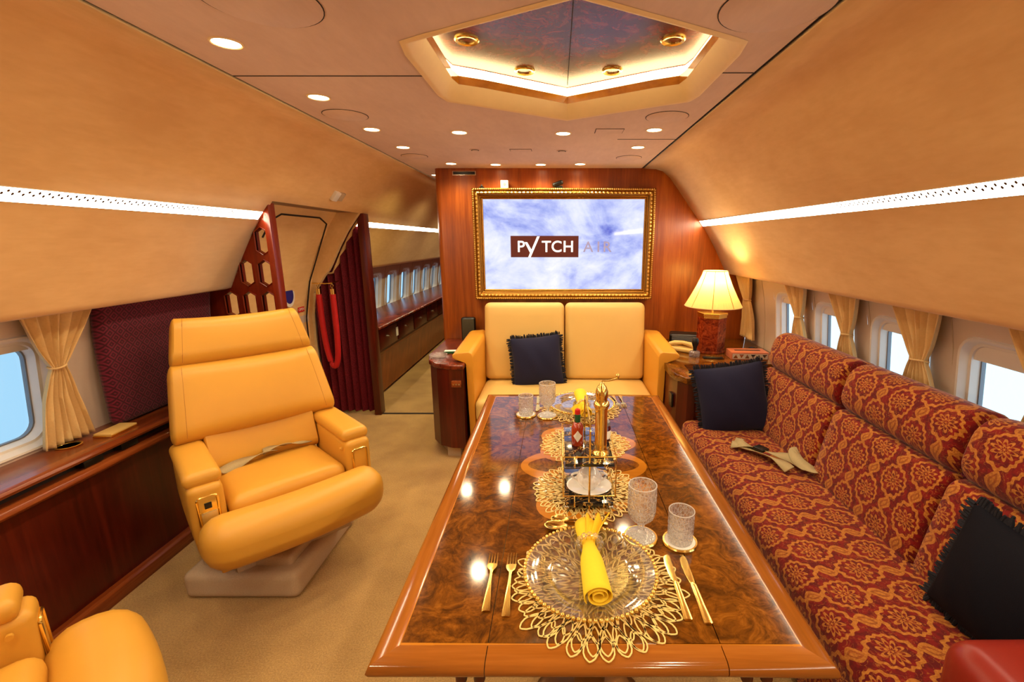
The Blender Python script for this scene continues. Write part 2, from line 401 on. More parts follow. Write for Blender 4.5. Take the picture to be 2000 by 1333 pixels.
def damask():
    t = NT('damask_upholstery'); c = t.n('ShaderNodeTexCoord'); s = t.n('ShaderNodeSeparateXYZ'); t.l(c.outputs['Object'], s.inputs[0])
    m = t.math
    wob = t.noise(c.outputs['Object'], 14, 3)
    U = m('ADD', s.outputs['Y'], m('MULTIPLY', m('SUBTRACT', wob, .5), .012))
    V = m('ADD', m('ADD', s.outputs['X'], s.outputs['Z']), m('MULTIPLY', m('SUBTRACT', wob, .5), .012))
    A, Bp = .205, .225
    def cell(ou, ov):
        a = m('SUBTRACT', m('FRACT', m('ADD', m('DIVIDE', U, A), ou)), .5)
        b = m('SUBTRACT', m('FRACT', m('ADD', m('DIVIDE', V, Bp), ov)), .5)
        return m('MULTIPLY', a, A), m('MULTIPLY', b, Bp)
    def band(x, lo, hi): return m('MULTIPLY', m('GREATER_THAN', x, lo), m('LESS_THAN', x, hi))
    def med(ou, ov):
        x, y = cell(ou, ov)
        ax = m('ABSOLUTE', x); ay = m('ABSOLUTE', y)
        r = m('SQRT', m('ADD', m('POWER', m('DIVIDE', ax, .056), 2.0), m('POWER', m('DIVIDE', ay, .076), 1.6)))
        ang = m('ARCTAN2', y, x)
        rr = m('ADD', r, m('MULTIPLY', m('COSINE', m('MULTIPLY', ang, 14)), .05))
        ring = band(rr, .86, 1.03)
        r0 = m('SQRT', m('ADD', m('MULTIPLY', x, x), m('MULTIPLY', y, y)))
        pet = m('ABSOLUTE', m('COSINE', m('MULTIPLY', ang, 5)))
        edge = m('MULTIPLY', m('ADD', .45, m('MULTIPLY', pet, .55)), .043)
        q = m('DIVIDE', r0, edge)
        fl = m('MAXIMUM', band(q, .72, 1.0), band(m('DIVIDE', r0, m('MULTIPLY', m('ADD', .4, m('MULTIPLY', m('ABSOLUTE', m('SINE', m('MULTIPLY', ang, 4))), .6)), .021)), .55, 1.0))
        fl = m('MAXIMUM', fl, m('LESS_THAN', r0, .004))
        return m('MAXIMUM', ring, fl)
    def leaf(ou, ov):
        x, y = cell(ou, ov)
        x2 = m('ADD', x, m('MULTIPLY', m('SINE', m('MULTIPLY', y, 60)), .008))
        r = m('ADD', m('DIVIDE', m('ABSOLUTE', x2), .024), m('POWER', m('DIVIDE', m('ABSOLUTE', y), .040), 1.6))
        return m('MAXIMUM', band(r, .55, 1.0), m('LESS_THAN', r, .26)), m('MULTIPLY', band(r, .26, .55), .5)
    g = m('MAXIMUM', med(0, 0), med(.5, .5))
    l1, s1 = leaf(.5, 0); l2, s2 = leaf(0, .5)
    g = m('MAXIMUM', g, m('MAXIMUM', l1, l2)); half = m('MAXIMUM', s1, s2)
    n = t.noise(c.outputs['Object'], 34, 2, .5, 1.2)
    vine = m('MULTIPLY', m('LESS_THAN', m('ABSOLUTE', m('SUBTRACT', n, .5)), .011), .5)
    f = m('MAXIMUM', m('MAXIMUM', g, half), vine)
    n3 = t.noise(c.outputs['Object'], 45, 2)
    redc = t.ramp(n3, [(.4, lin((92, 8, 9))), (.6, lin((124, 16, 11)))])
    n4 = t.noise(c.outputs['Object'], 160, 2)
    goldc = t.ramp(n4, [(.35, lin((158, 92, 30))), (.65, lin((190, 122, 48)))])
    col = t.mix(f, redc, goldc)
    return t.bsdf(col, .75, 0, t.bump(n4, .25, .002), spec=.15, sheen=.15)
M['damask'] = damask()
def maroonpad():
    t = NT('maroon_lozenge_fabric'); c = t.n('ShaderNodeTexCoord'); s = t.n('ShaderNodeSeparateXYZ'); t.l(c.outputs['Object'], s.inputs[0]); m = t.math
    def tri(x, p): return m('ABSOLUTE', m('SUBTRACT', m('FRACT', m('DIVIDE', x, p)), .5))
    d = m('ADD', tri(s.outputs['Y'], .05), tri(s.outputs['Z'], .05))
    st = m('ABSOLUTE', m('SUBTRACT', m('FRACT', m('MULTIPLY', d, 3)), .5))
    c_ = t.ramp(st, [(.12, lin((62, 10, 24))), (.4, lin((112, 26, 50)))])
    return t.bsdf(c_, .7, 0, t.bump(st, .6, .004), spec=.2, sheen=.2)
M['maroon'] = maroonpad()
def ribbed():
    t = NT('accordion_fabric'); v = t.coord(scale=(1, 1, 1)); s = t.n('ShaderNodeTexNoise'); t.l(v, s.inputs['Vector']); s.inputs['Scale'].default_value = 180
    c = t.ramp(s.outputs['Fac'], [(.4, lin((84, 16, 26))), (.65, lin((132, 36, 48)))])
    return t.bsdf(c, .6, 0, t.bump(s.outputs['Fac'], .4, .003), spec=.2)
M['accord'] = ribbed()
def marble():
    t = NT('black_marble'); v = t.coord(); n = t.noise(v, 9, 5, .6, 2.2)
    f = t.math('LESS_THAN', t.math('ABSOLUTE', t.math('SUBTRACT', n, .5)), .012)
    return t.bsdf(t.mix(f, (.008, .007, .008, 1), lin((210, 160, 80))), .12, 0, None, coat=.6)
M['marble'] = marble()
def shade():
    t = NT('pleated_shade_silk'); v = t.coord(); n = t.noise(v, 200, 2)
    d = t.n('ShaderNodeBsdfDiffuse'); d.inputs[0].default_value = lin((250, 226, 160)); tr = t.n('ShaderNodeBsdfTranslucent'); tr.inputs[0].default_value = lin((255, 226, 150))
    mx = t.n('ShaderNodeMixShader'); mx.inputs[0].default_value = .6
    t.l(d.outputs[0], mx.inputs[1]); t.l(tr.outputs[0], mx.inputs[2]); t.l(mx.outputs[0], t.out.inputs[0]); return t.m
M['shade'] = shade()
def screen():
    t = NT('screen_picture'); v = t.coord(scale=(1, 1, 1.5)); n = t.noise(v, 1.5, 6, .6, .6); n2 = t.noise(v, 7, 4, .6)
    f = t.math('ADD', t.math('MULTIPLY', n, .8), t.math('MULTIPLY', n2, .2))
    c = t.ramp(f, [(.34, lin((80, 96, 200))), (.42, lin((150, 164, 230))), (.52, lin((206, 214, 248))), (.64, lin((238, 240, 255)))])
    return t.bsdf((.01, .01, .01, 1), .05, 0, None, spec=.6, emit=c, es=1.15)
M['screen'] = screen()
M['logodark'] = simple('logo_panel_dark', (70, 28, 22), .3, bump=0, emit=lin((84, 32, 28)), es=.6)
M['logowhite'] = simple('logo_letters_white', (240, 240, 245), .3, bump=0, emit=(1, 1, 1, 1), es=.85)
M['logogrey'] = simple('logo_letters_grey', (150, 150, 180), .3, bump=0, emit=lin((108, 110, 168)), es=.6)

# ------------------------------------------------------------------ big lights: daylight is the world; the cabin's own lamps follow in their builders
def spot(parent, loc, power, size=2.4, blend=.8, col=WARM, rad=.04):
    l = bpy.data.lights.new('lamp_light', 'SPOT'); l.energy = power; l.color = col[:3]; l.spot_size = size; l.spot_blend = blend; l.shadow_soft_size = rad
    o = bpy.data.objects.new('lamp_light', l); COL.objects.link(o); o.location = loc
    if parent is not None: o.parent = parent
    return o
def area(parent, loc, sx_, sy_, power, rot=(0,0,0), col=WARM):
    l = bpy.data.lights.new('strip_light', 'AREA'); l.shape = 'RECTANGLE'; l.size = sx_; l.size_y = sy_; l.energy = power; l.color = col[:3]
    o = bpy.data.objects.new('strip_light', l); COL.objects.link(o); o.location = loc; o.rotation_euler = rot
    if parent is not None: o.parent = parent
    return o

# ================================================================== STRUCTURE
XC = -.23
YB = 3.84          # bulkhead
Y0, Y9 = -2.3, 9.2
ZC = 2.10
bm = B(); box(bm, (-2.2, Y0, -.06), (1.75, Y9, 0)); struct(obj('floor', bm, M['carpet']))
bm = B(); box(bm, (-1.62, YB-.012, 0), (-.9, YB+.012, .006), .002); struct(obj('trim_1', bm, M['dark']))

PROF = [(.932, 2.102), (1.03, 2.098), (1.09, 2.08), (1.15, 2.03), (1.225, 1.935), (1.31, 1.822), (1.364, 1.75), (1.44, 1.655), (1.50, 1.565), (1.565, 1.455), (1.63, 1.33), (1.652, 1.287), (1.662, 1.268), (1.69, 1.26), (1.80, 1.285)]
def upper(side, ys, skip=None, name='wall_left_upper'):
    bm = B(); g = []
    for y in ys: g.append([bm.verts.new((XC+side*h, y, z)) for h, z in PROF])
    for i in range(len(ys)-1):
        for j in range(len(PROF)-1):
            if skip and skip(ys[i], ys[i+1], PROF[j][1]): continue
            bm.faces.new((g[i][j], g[i+1][j], g[i+1][j+1], g[i][j+1]))
    o = struct(obj(name, bm, M['suede'], angle=60))
    s = o.modifiers.new('thick', 'SOLIDIFY'); s.thickness = .012; s.offset = 0
    return o
upper(-1, [Y0, 0, 1.5, 2.63, 3.84, 5.5, 7, Y9], lambda a, b, z: a >= 2.6 and b <= 3.85 and z <= 1.751, 'wall_left_upper')
upper(1, [Y0, 0, 1.5, 3, YB], None, 'wall_right_upper')

# side walls with rounded window openings
SW = [(.0, 1.80), (.3, 1.86), (.62, 1.875), (.9, 1.865), (1.1, 1.835), (1.25, 1.80), (1.35, 1.77)]
def hw(z):
    for (a, x), (b, y) in zip(SW, SW[1:]):
        if z <= b: return x+(y-x)*(z-a)/(b-a)
    return SW[-1][1]
WZ0, WZ1, WW, WR = .715, 1.165, .33, .085
def sidewall(side, name, wins, y0, y1):
    bm = B()
    def v(y, z): return bm.verts.new((XC+side*hw(z), y, z))
    def strip(ya, yb, za, zb, ny=1, nz=6):
        for i in range(ny):
            for j in range(nz):
                q = [(ya+(yb-ya)*(i+a)/ny, za+(zb-za)*(j+b)/nz) for a, b in ((0,0),(1,0),(1,1),(0,1))]
                bm.faces.new([v(*p) for p in q])
    strip(y0, y1, 0, .64, 1, 6); strip(y0, y1, 1.24, 1.34, 1, 2)
    prev = y0
    for yc in wins:
        a, b = yc-.2, yc+.2
        strip(prev, a, .64, 1.24, 1, 8)
        inner = rrect(WW, WZ1-WZ0, WR, 6, yc, (WZ0+WZ1)/2); n = len(inner)
        cy, cz = yc, (WZ0+WZ1)/2
        outer = []
        for (y, z) in inner:
            dy, dz = y-cy, z-cz
            k = min(.2/abs(dy) if abs(dy) > 1e-9 else 9e9, ((1.24-cz) if dz > 0 else (cz-.64))/abs(dz) if abs(dz) > 1e-9 else 9e9)
            outer.append((cy+dy*k, cz+dz*k))
        I = [v(*p) for p in inner]; O = [v(*p) for p in outer]
        for i in range(n): bm.faces.new((I[i], I[(i+1) % n], O[(i+1) % n], O[i]))
        # fill the four corners of the module
        for (sy, sz) in ((1,1),(-1,1),(-1,-1),(1,-1)):
            corner = (cy+.2*sy, 1.24 if sz > 0 else .64)
            side_pts = [p for p in outer if (p[0]-cy)*sy > 0 and (p[1]-cz)*sz > 0]
            on_y = [p for p in side_pts if abs(abs(p[0]-cy)-.2) < 1e-6]; on_z = [p for p in side_pts if abs(abs(p[0]-cy)-.2) >= 1e-6]
            if on_y and on_z:
                p1 = max(on_y, key=lambda p: abs(p[1]-cz)); p2 = max(on_z, key=lambda p: abs(p[0]-cy))
                bm.faces.new([v(*p1), v(*corner), v(*p2)])
        prev = b
    strip(prev, y1, .64, 1.24, 1, 8)
    bmesh.ops.remove_doubles(bm, verts=bm.verts, dist=1e-5)
    o = struct(obj(name, bm, M['sidewall'], angle=50))
    return o
RW = [1.573-.51*k for k in (3, 2, 1)]+[1.573+.51*k for k in range(0, 4)]
LWn = [1.61-.51*k for k in (3, 2, 1, 0)]
LWf = [4.67+.51*k for k in range(0, 9)]
sidewall(1, 'wall_right', RW, Y0, YB)
sidewall(-1, 'wall_left', LWn+LWf, Y0, Y9)
wi = [0]
def ring(bm, side, yc, w0, h0, r0, d0, w1, h1, r1, d1):
    a = rrect(w0, h0, r0, 6, yc, (WZ0+WZ1)/2); b = rrect(w1, h1, r1, 6, yc, (WZ0+WZ1)/2); n = len(a)
    A = [bm.verts.new((XC+side*(hw(z)+d0), y, z)) for y, z in a]; Bv = [bm.verts.new((XC+side*(hw(z)+d1), y, z)) for y, z in b]
    for i in range(n): bm.faces.new((A[i], A[(i+1) % n], Bv[(i+1) % n], Bv[i]))
def window(side, yc, shade_h=.0):
    wi[0] += 1; H = WZ1-WZ0
    root = bpy.data.objects.new('window_%d' % wi[0], None); COL.objects.link(root); root.location = (XC+side*1.86, yc, .94); root['kind'] = 'structure'
    bm = B()
    ring(bm, side, yc, WW+.02, H+.02, WR+.01, -.001, WW+.012, H+.012, WR+.006, -.008)
    ring(bm, side, yc, WW+.012, H+.012, WR+.006, -.008, WW-.004, H-.004, WR-.002, -.006)
    ring(bm, side, yc, WW-.004, H-.004, WR-.002, -.006, WW-.03, H-.03, WR-.012, .02)
    ring(bm, side, yc, WW-.03, H-.03, WR-.012, .02, WW-.05, H-.05, WR-.02, .022)
    ring(bm, side, yc, WW-.05, H-.05, WR-.02, .022, WW-.065, H-.07, WR-.02, .055)
    bmesh.ops.remove_doubles(bm, verts=bm.verts, dist=1e-5)
    obj('window_frame', bm, M['winframe'], root, world=True)
    bm = B(); ring(bm, side, yc, WW-.064, H-.069, WR-.02, .053, WW-.076, H-.081, WR-.025, .053)
    ring(bm, side, yc, WW-.076, H-.081, WR-.025, .053, WW-.076, H-.081, WR-.025, .07)
    obj('gasket', bm, M['grey'], root, world=True)
    bm = B(); p = rrect(WW-.066, H-.071, WR-.022, 6, yc, (WZ0+WZ1)/2)
    bm.faces.new([bm.verts.new((XC+side*(hw(z)+.058), y, z)) for y, z in p])
    r_ = bmesh.ops.triangulate(bm, faces=bm.faces)
    obj('pane', bm, M['pane'], root, world=True)
    if shade_h:
        bm = B(); z1 = WZ1-.02; z0 = z1-shade_h; w = WW-.05
        t = [(z0, .024), (z1, .024)]
        A = [bm.verts.new((XC+side*(hw(z)+.03+dx), y, z)) for z in (z0, z1) for y in (yc-w/2, yc+w/2) for dx in (0, .006)]
        # box from 8 verts
        for q in ((0,1,3,2),(4,5,7,6),(0,1,5,4),(2,3,7,6),(0,2,6,4),(1,3,7,5)): bm.faces.new([A[i] for i in q])
        obj('shade', bm, M['winframe'], root, world=True, smooth=False)
for y in RW[2:]: window(1, y, .07 if y < 1.7 else .05)
for y in LWn[2:]: window(-1, y, .035)
for y in LWf: window(-1, y, .03)
# vertical joints of the sidewall panels
k = 2
def joint(side, y):
    global k
    bm = B(); pts = [(XC+side*(hw(z)-.002), y, z) for z in (.5, .7, .9, 1.1, 1.26)]
    tube(bm, pts, .002, 6); struct(obj('trim_%d' % k, bm, M['taupe'])); k += 1
for y in (3.47, 2.76, 2.26, 1.77): joint(1, y)
for y in [4.42+.51*i for i in range(9)]: joint(-1, y)

# ceiling with elongated hexagonal coffer
CX, CY = .05, 1.78
HEX = [(0, .57), (.40, .325), (.50, .27), (.515, .20), (.515, -.20), (.50, -.30), (.43, -.34), (0, -.56), (-.43, -.34), (-.50, -.30), (-.515, -.20), (-.515, .20), (-.50, .27), (-.40, .325)]
def hexs(s, d=0):
    out = []
    for x, y in HEX:
        L = math.hypot(x, y); out.append((CX+x*(1-d/L)*s, CY+y*(1-d/L)*s))
    return out
bm = B()
x0, x1 = XC-.914, XC+.914
rect = [(x0, Y0), (x1, Y0), (x1, Y9), (x0, Y9)]
H0 = hexs(1)
hv = [bm.verts.new((x, y, ZC)) for x, y in H0]
rv = {n: bm.verts.new((x, y, ZC)) for n, (x, y) in {'a': (x0, Y0), 'b': (x1, Y0), 'c': (x1, CY), 'd': (x1, YB), 'e': (CX, YB), 'f': (x0, YB), 'g': (x0, CY), 'h': (CX, Y0)}.items()}
# right side, top (far) etc.
bm.faces.new([rv['e'], rv['d'], rv['c']]+[hv[3], hv[2], hv[1], hv[0]])
bm.faces.new([rv['c'], rv['b'], rv['h'], hv[7], hv[6], hv[5], hv[4], hv[3]])
bm.faces.new([rv['h'], rv['a'], rv['g'], hv[11], hv[10], hv[9], hv[8], hv[7]])
bm.faces.new([rv['g'], rv['f'], rv['e'], hv[0], hv[13], hv[12], hv[11]])
# corridor ceiling beyond the bulkhead
q = [bm.verts.new(p) for p in ((x0, YB, ZC), (x1, YB, ZC), (x1, Y9, ZC), (x0, Y9, ZC))]; bm.faces.new(q)
bmesh.ops.remove_doubles(bm, verts=bm.verts, dist=1e-5)
ce = struct(obj('ceiling', bm, M['ceil'], smooth=False))
bm = B(); box(bm, (x0-.4, Y0, 2.30), (x1+.4, Y9, 2.34)); struct(obj('ceiling_upper_shell', bm, M['dark'], smooth=False))
bm = B(); box(bm, (x0-.05, Y0, ZC+.010), (x0+.004, Y9, ZC+.014)); struct(obj('trim_30', bm, M['dark'], smooth=False))
bm = B(); box(bm, (x1-.004, Y0, ZC+.010), (x1+.05, Y9, ZC+.014)); struct(obj('trim_31', bm, M['dark'], smooth=False))
for i, (a, b, y) in enumerate([(x0, CX-.52, 1.76), (CX+.52, x1, 1.73), (.35, x1, 2.78)]):
    bm = B(); box(bm, (a, y-.003, ZC-.0015), (b, y+.003, ZC+.002)); struct(obj('trim_%d' % (32+i), bm, M['dark'], smooth=False))

def loft(bm, loops):
    rs = [[bm.verts.new(p) for p in L] for L in loops]; n = len(rs[0])
    for a, b in zip(rs, rs[1:]):
        for i in range(n): bm.faces.new((a[i], a[(i+1) % n], b[(i+1) % n], b[i]))
def at(loop, z): return [(x, y, z) for x, y in loop]
cof = thing('ceiling_coffer', 'hexagonal recessed ceiling coffer with burl panel and glowing cove light', 'ceiling light', (CX, CY, ZC))
bm = B(); loft(bm, [at(hexs(1, -.012), ZC-.001), at(hexs(1, .0), ZC-.006), at(hexs(1, .015), ZC-.002), at(hexs(1, .055), ZC+.05), at(hexs(1, .058), ZC+.056)])
obj('moulding', bm, M['cream'], cof, world=True, angle=50)
bm = B(); loft(bm, [at(hexs(1, .058), ZC+.054), at(hexs(1, .06), ZC+.085), at(hexs(1, .052), ZC+.086), at(hexs(1, .03), ZC+.086)])
obj('wood_lip', bm, M['inlay'], cof, world=True, angle=30)
bm = B(); loft(bm, [at(hexs(1, .03), ZC+.088), at(hexs(1, .03), ZC+.128)])
obj('cove_lamp', bm, M['cove'], cof, world=True, smooth=False)
bm = B(); lp = hexs(1, .02)
cv = bm.verts.new((CX, CY+.1, ZC+.10)); 
top = [bm.verts.new((x, y, ZC+.13)) for x, y in lp]
c1 = bm.verts.new((CX, CY, ZC+.13)); n = len(top)
bm.verts.remove(cv)
for i in range(n): bm.faces.new((top[i], top[(i+1) % n], c1))
obj('burl_panel', bm, M['burlc'], cof, world=True, smooth=False)
bm = B(); box(bm, (CX-.0015, CY-.5, ZC+.1285), (CX+.0015, CY+.5, ZC+.13)); obj('panel_joint', bm, M['dark'], cof, world=True, smooth=False)
for (x, y) in ((-.32, 1.80), (.415, 1.80), (-.135, 2.10), (.235, 2.10), (-.115, 1.53), (.215, 1.53)):
    bm = B(); lathe(bm, [(.030, -.004), (.040, -.006), (.044, -.002), (.044, .001)], 28, (x, y, ZC+.129), cap=False)
    lathe(bm, [(.030, -.004), (.029, .02), (.0, .021)], 28, (x, y, ZC+.129), cap=False)
    sp = obj('coffer_spot', bm, M['gold'], cof, world=True)
    bm = B(); cyl(bm, (x, y, ZC+.135), .024, .006, 20); obj('bulb', bm, M['bulbc'], sp, world=True)

# downlights, each a thing with trim ring and glowing lens
DL = [(-.973, 1.487), (-.966, 2.001), (-.967, 2.542), (-.957, 3.004), (-.797, 3.614), (-.523, 2.61), (-.466, 3.66), (-.121, 3.66), (.179, 3.637), (.036, 2.634), (.514, 2.553), (.507, 3.004)]
DW = ['above the tan swivel armchair, nearest the camera on the left', 'second from the camera in the left row along the ceiling seam', 'third from the camera in the left row along the ceiling seam', 'last of the left row along the ceiling seam',
      'at left end of the short row beside the wood bulkhead', 'in front of coffer point, left of centre', 'second from left in the row at the wood bulkhead', 'third from left in the row at the wood bulkhead', 'right end of the row at the wood bulkhead',
      'just right of centre in front of the coffer point', 'on right side near the round panel behind coffer', 'on right side closest to the bulkhead corner']
def downlight(x, y, label, power=14.0, group='recessed ceiling downlights', col=WARM):
    t = thing('downlight', label, 'downlight', (x, y, ZC), 0, group)
    bm = B(); lathe(bm, [(.036, -.001), (.040, -.004), (.044, -.003), (.045, .0)], 28, cap=False); obj('trim_ring', bm, M['cream'], t)
    bm = B(); cyl(bm, (0, 0, -.0005), .037, .003, 28); obj('lens', bm, M['bulb'], t)
    spot(t, (0, 0, -.03), power, 2.7, .9, col)
    return t
for (x, y), w in zip(DL, DW): downlight(x, y, 'round glowing ceiling downlight '+w)
for (x, y) in ((-.965, .9), (-.965, .3), (.51, .9), (.51, .3), (-.965, -.5), (.51, -.5)): downlight(x, y, 'round glowing ceiling downlight in the cabin part behind the camera', 18)
downlight(-1.07, 4.22, 'round glowing downlight in the corridor past the bulkhead edge', 26, col=(1, .85, .3, 1))
for y in (5.2, 6.4, 7.6): downlight(-1.07, y, 'round ceiling downlight far down the corridor', 26, col=(1, .85, .45, 1))

# round access panels and hatches in the ceiling
for (x, y, r, w) in ((-.98, 2.27, .1, 'left of the coffer point beside the left seam'), (.52, 2.30, .1, 'right of the coffer point beside the right seam'), (-.98, 3.31, .09, 'far left near the corridor'), (.508, 3.37, .09, 'far right near the wood bulkhead'),
                   (-.72, 1.25, .14, 'top left edge of view'), (.55, 1.28, .14, 'top right edge of view')):
    t = thing('ceiling_panel', 'round flush suede ceiling panel '+w, 'ceiling panel', (x, y, ZC), 0, 'round ceiling panels')
    bm = B(); lathe(bm, [(0, -.004), (r-.006, -.004), (r-.003, -.002), (r-.003, 0)], 48, cap=False); obj('cover', bm, M['ceil'], t)
    bm = B(); lathe(bm, [(r-.003, -.0015), (r, -.0015), (r, .001)], 48, cap=False); obj('gap', bm, M['dark'], t)
for (x, y, a, b, w) in ((.28, 2.58, .075, .05, 'right of the middle downlights'), (-.23, 3.10, .07, .035, 'between the vents in front of the bulkhead')):
    t = thing('ceiling_hatch', 'small rectangular flush ceiling hatch '+w, 'hatch', (x, y, ZC), 0, 'ceiling hatches')
    bm = B(); box(bm, (-a, -b, -.0015), (a, b, .0)); obj('gap', bm, M['dark'], t)
    bm = B(); box(bm, (-a+.003, -b+.003, -.003), (a-.003, b-.003, -.001)); obj('cover', bm, M['ceil'], t)
for (x, y, w) in ((-.522, 3.085, 'left of the small hatch'), (.036, 3.118, 'right of the small hatch')):
    t = thing('air_vent', 'small round ceiling air outlet '+w, 'air vent', (x, y, ZC), 0, 'ceiling air outlets')
    bm = B(); lathe(bm, [(0, -.008), (.018, -.008), (.022, -.003), (.034, -.004), (.036, 0)], 28, cap=False); obj('outlet', bm, M['ceil'], t)
    bm = B(); lathe(bm, [(.0225, -.0035), (.0225, -.006), (.025, -.005), (.025, -.003)], 28, cap=False); obj('slot', bm, M['dark'], t)

# LED strips in the side panels
def led(side, ya, yb, label, power):
    t = thing('light_strip', label, 'strip light', (XC+side*1.43, (ya+yb)/2, 1.66), 0, 'glowing cove strips along the cabin walls')
    n_ = Vector((-side*.75, 0, -.60)).normalized()
    def P_(h, z, o): return (XC+side*h-side*o*.78, z-o*.62)
    a = P_(1.410, 1.692, .0); b = P_(1.410, 1.692, .010); c = P_(1.443, 1.652, .010); d = P_(1.443, 1.652, 0)
    bm = B(); vs = [[bm.verts.new((p[0], y, p[1])) for p in (b, c)] for y in (ya, yb)]
    bm.faces.new((vs[0][0], vs[0][1], vs[1][1], vs[1][0]))
    me = obj('diffuser', bm, M['strip'], None, smooth=False)
    me.parent = t; me.matrix_parent_inverse = Matrix.Translation(t.location).inverted()
    bm = B()
    for (p, q) in ((a, b), (d, c)):
        mx_, mz = (p[0]+q[0])/2, (p[1]+q[1])/2
        extr(bm, [(p[0], p[1]), (q[0], q[1]), (q[0]+side*.004, q[1]+.004), (p[0]+side*.004, p[1]+.004)], 'y', ya, yb)
    obj('housing', bm, M['white'], t, world=True, smooth=False)
    L = yb-ya
    ang = math.atan2(.78, .62)*side
led(-1, Y0+.3, 2.60, 'glowing perforated light strip along the left wall above the window', 3.2)
led(1, Y0+.3, YB-.015, 'glowing perforated light strip along the right wall above the curtains', 3.2)
led(-1, 3.86, 9.0, 'thin glowing light strip along the corridor wall', 2.0)

# bulkhead behind the cream sofa (rounded left edge, follows the right panel profile)
bm = B()
poly = [(-.94, 0), (-.94, 2.10)]
poly += [(XC+h, z) for h, z in PROF[:12]]+[(XC+1.80, 1.27), (XC+1.87, .9), (XC+1.87, 0)]
extr(bm, poly, 'y', YB, YB+.1)
struct(obj('wall_back', bm, M['mahog'], smooth=False))
bm = B(); cyl(bm, (-.94, YB+.05, 1.05), .05, 2.10, 28); struct(obj('trim_36', bm, M['mahog']))
bm = B(); box(bm, (-.9, YB+.1, 0), (-.85, Y9, ZC)); struct(obj('wall_corridor', bm, M['mahogd'], smooth=False))
bm = B(); box(bm, (-2.2, Y9, 0), (-.8, Y9+.05, ZC)); struct(obj('wall_corridor_end', bm, M['mahogd'], smooth=False))
bm = B(); box(bm, (-2.2, Y0-.05, 0), (1.75, Y0, ZC+.1)); struct(obj('wall_front', bm, M['suede'], smooth=False))

# left ledge with panelled wainscot
lg = thing('window_ledge', 'long polished wood window ledge with dark panelled front on the left', 'ledge', (-1.95, 1.2, 0))
bm = B(); extr(bm, [(-2.125, .664), (-1.905, .664), (-1.885, .668), (-1.878, .680), (-1.885, .690), (-1.90, .694), (-2.125, .694)], 'y', -1.5, 2.60, .002); obj('ledge_top', bm, M['mahogy'], lg, world=True)
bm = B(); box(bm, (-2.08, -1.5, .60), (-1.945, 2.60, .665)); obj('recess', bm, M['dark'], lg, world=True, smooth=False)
bm = B(); extr(bm, [(-2.05, .56), (-1.925, .575), (-1.895, .590), (-1.885, .602), (-1.89, .618), (-1.905, .628), (-1.95, .628), (-2.05, .625)], 'y', -1.5, 2.60, .002); obj('moulding', bm, M['mahogy'], lg, world=True)
bm = B(); box(bm, (-2.02, -1.5, .05), (-1.93, 2.60, .60)); obj('front_panel', bm, M['mahogd'], lg, world=True, smooth=False)
bm = B(); extr(bm, [(-2.0, 0), (-1.895, 0), (-1.895, .055), (-1.905, .066), (-2.0, .066)], 'y', -1.5, 2.60, .002); obj('base_step', bm, M['mahogy'], lg, world=True)
bm = B(); lathe(bm, [(.040, .0), (.043, .003), (.037, .004), (.034, -.0005), (.0, -.0005)], 32, (-2.035, 1.74, .6945), cap=False); obj('cup_holder', bm, M['gold'], lg, world=True)
for y in (1.70, 1.86):
    bm = B(); box(bm, (-1.94, y-.04, .634), (-1.90, y+.04, .66), .003); v = obj('control_socket', bm, M['black'], lg, world=True)
# ashtray on ledge
at_ = thing('ashtray', 'flat gold and ivory lidded ashtray on the left window ledge', 'ashtray', (-1.975, 1.885, .694), math.radians(3))
bm = B(); box(bm, (-.04, -.07, 0), (.04, .07, .008), .003); obj('base', bm, M['gold'], at_)
bm = B(); box(bm, (-.038, -.066, .008), (.038, .066, .016), .003); obj('lid', bm, M['leatherc'], at_)

# maroon padded wall panel + wood end strip
pd = thing('padded_panel', 'maroon lozenge-patterned padded wall panel between curtain and divider', 'wall panel', (-2.04, 2.25, .70))
bm = B(); rbox(bm, (.06, .66, .585), .03, 8, (.0, 0, 0), warp=lambda q: (q.x+max(0, q.z)**2*.35, q.y, q.z), M=T(-2.035, 2.265, .99)); obj('pad', bm, M['maroon'], pd, world=True)

# lattice divider with elongated hexagonal openings
YD = 2.62
dv = thing('divider', 'dark wood divider panel pierced by elongated hexagonal openings by the entry door', 'divider', (-1.80, YD, 0))
HX = [[(cx+a*.070, cz+b*.150) for a, b in ((0, -.5), (.5, -.34), (.5, .34), (0, .5), (-.5, .34), (-.5, -.34))]
      for (cx, cz) in ((-1.672, 1.528), (-1.782, 1.349), (-1.677, 1.347), (-1.895, 1.166), (-1.787, 1.166), (-1.679, 1.166), (-1.895, .98), (-1.787, .98), (-1.679, .98))]
def plate_holes(outer, holes, y0, y1):
    """extruded plate with holes via triangle fill"""
    bm = B(); edges = []
    def loop(ps):
        vs = [bm.verts.new((x, y0, z)) for x, z in ps]
        return [bm.edges.new((vs[i], vs[(i+1) % len(vs)])) for i in range(len(vs))]
    edges += loop(outer)
    for h_ in holes: edges += loop(h_)
    bmesh.ops.triangle_fill(bm, edges=edges, use_beauty=True, use_dissolve=False)
    r = bmesh.ops.extrude_face_region(bm, geom=bm.faces[:])
    bmesh.ops.translate(bm, vec=(0, y1-y0, 0), verts=[v for v in r['geom'] if isinstance(v, bmesh.types.BMVert)])
    return bm
HXf = HX
obj('panel', plate_holes([(-1.95, .02), (-1.63, .02), (-1.63, 1.735), (-1.665, 1.68), (-1.70, 1.63), (-1.77, 1.53), (-1.84, 1.41), (-1.88, 1.30), (-2.03, 1.30), (-2.07, 1.05), (-2.075, .72), (-1.95, .70)], HXf, YD, YD+.035), M['divwood'], dv, world=True, smooth=False)
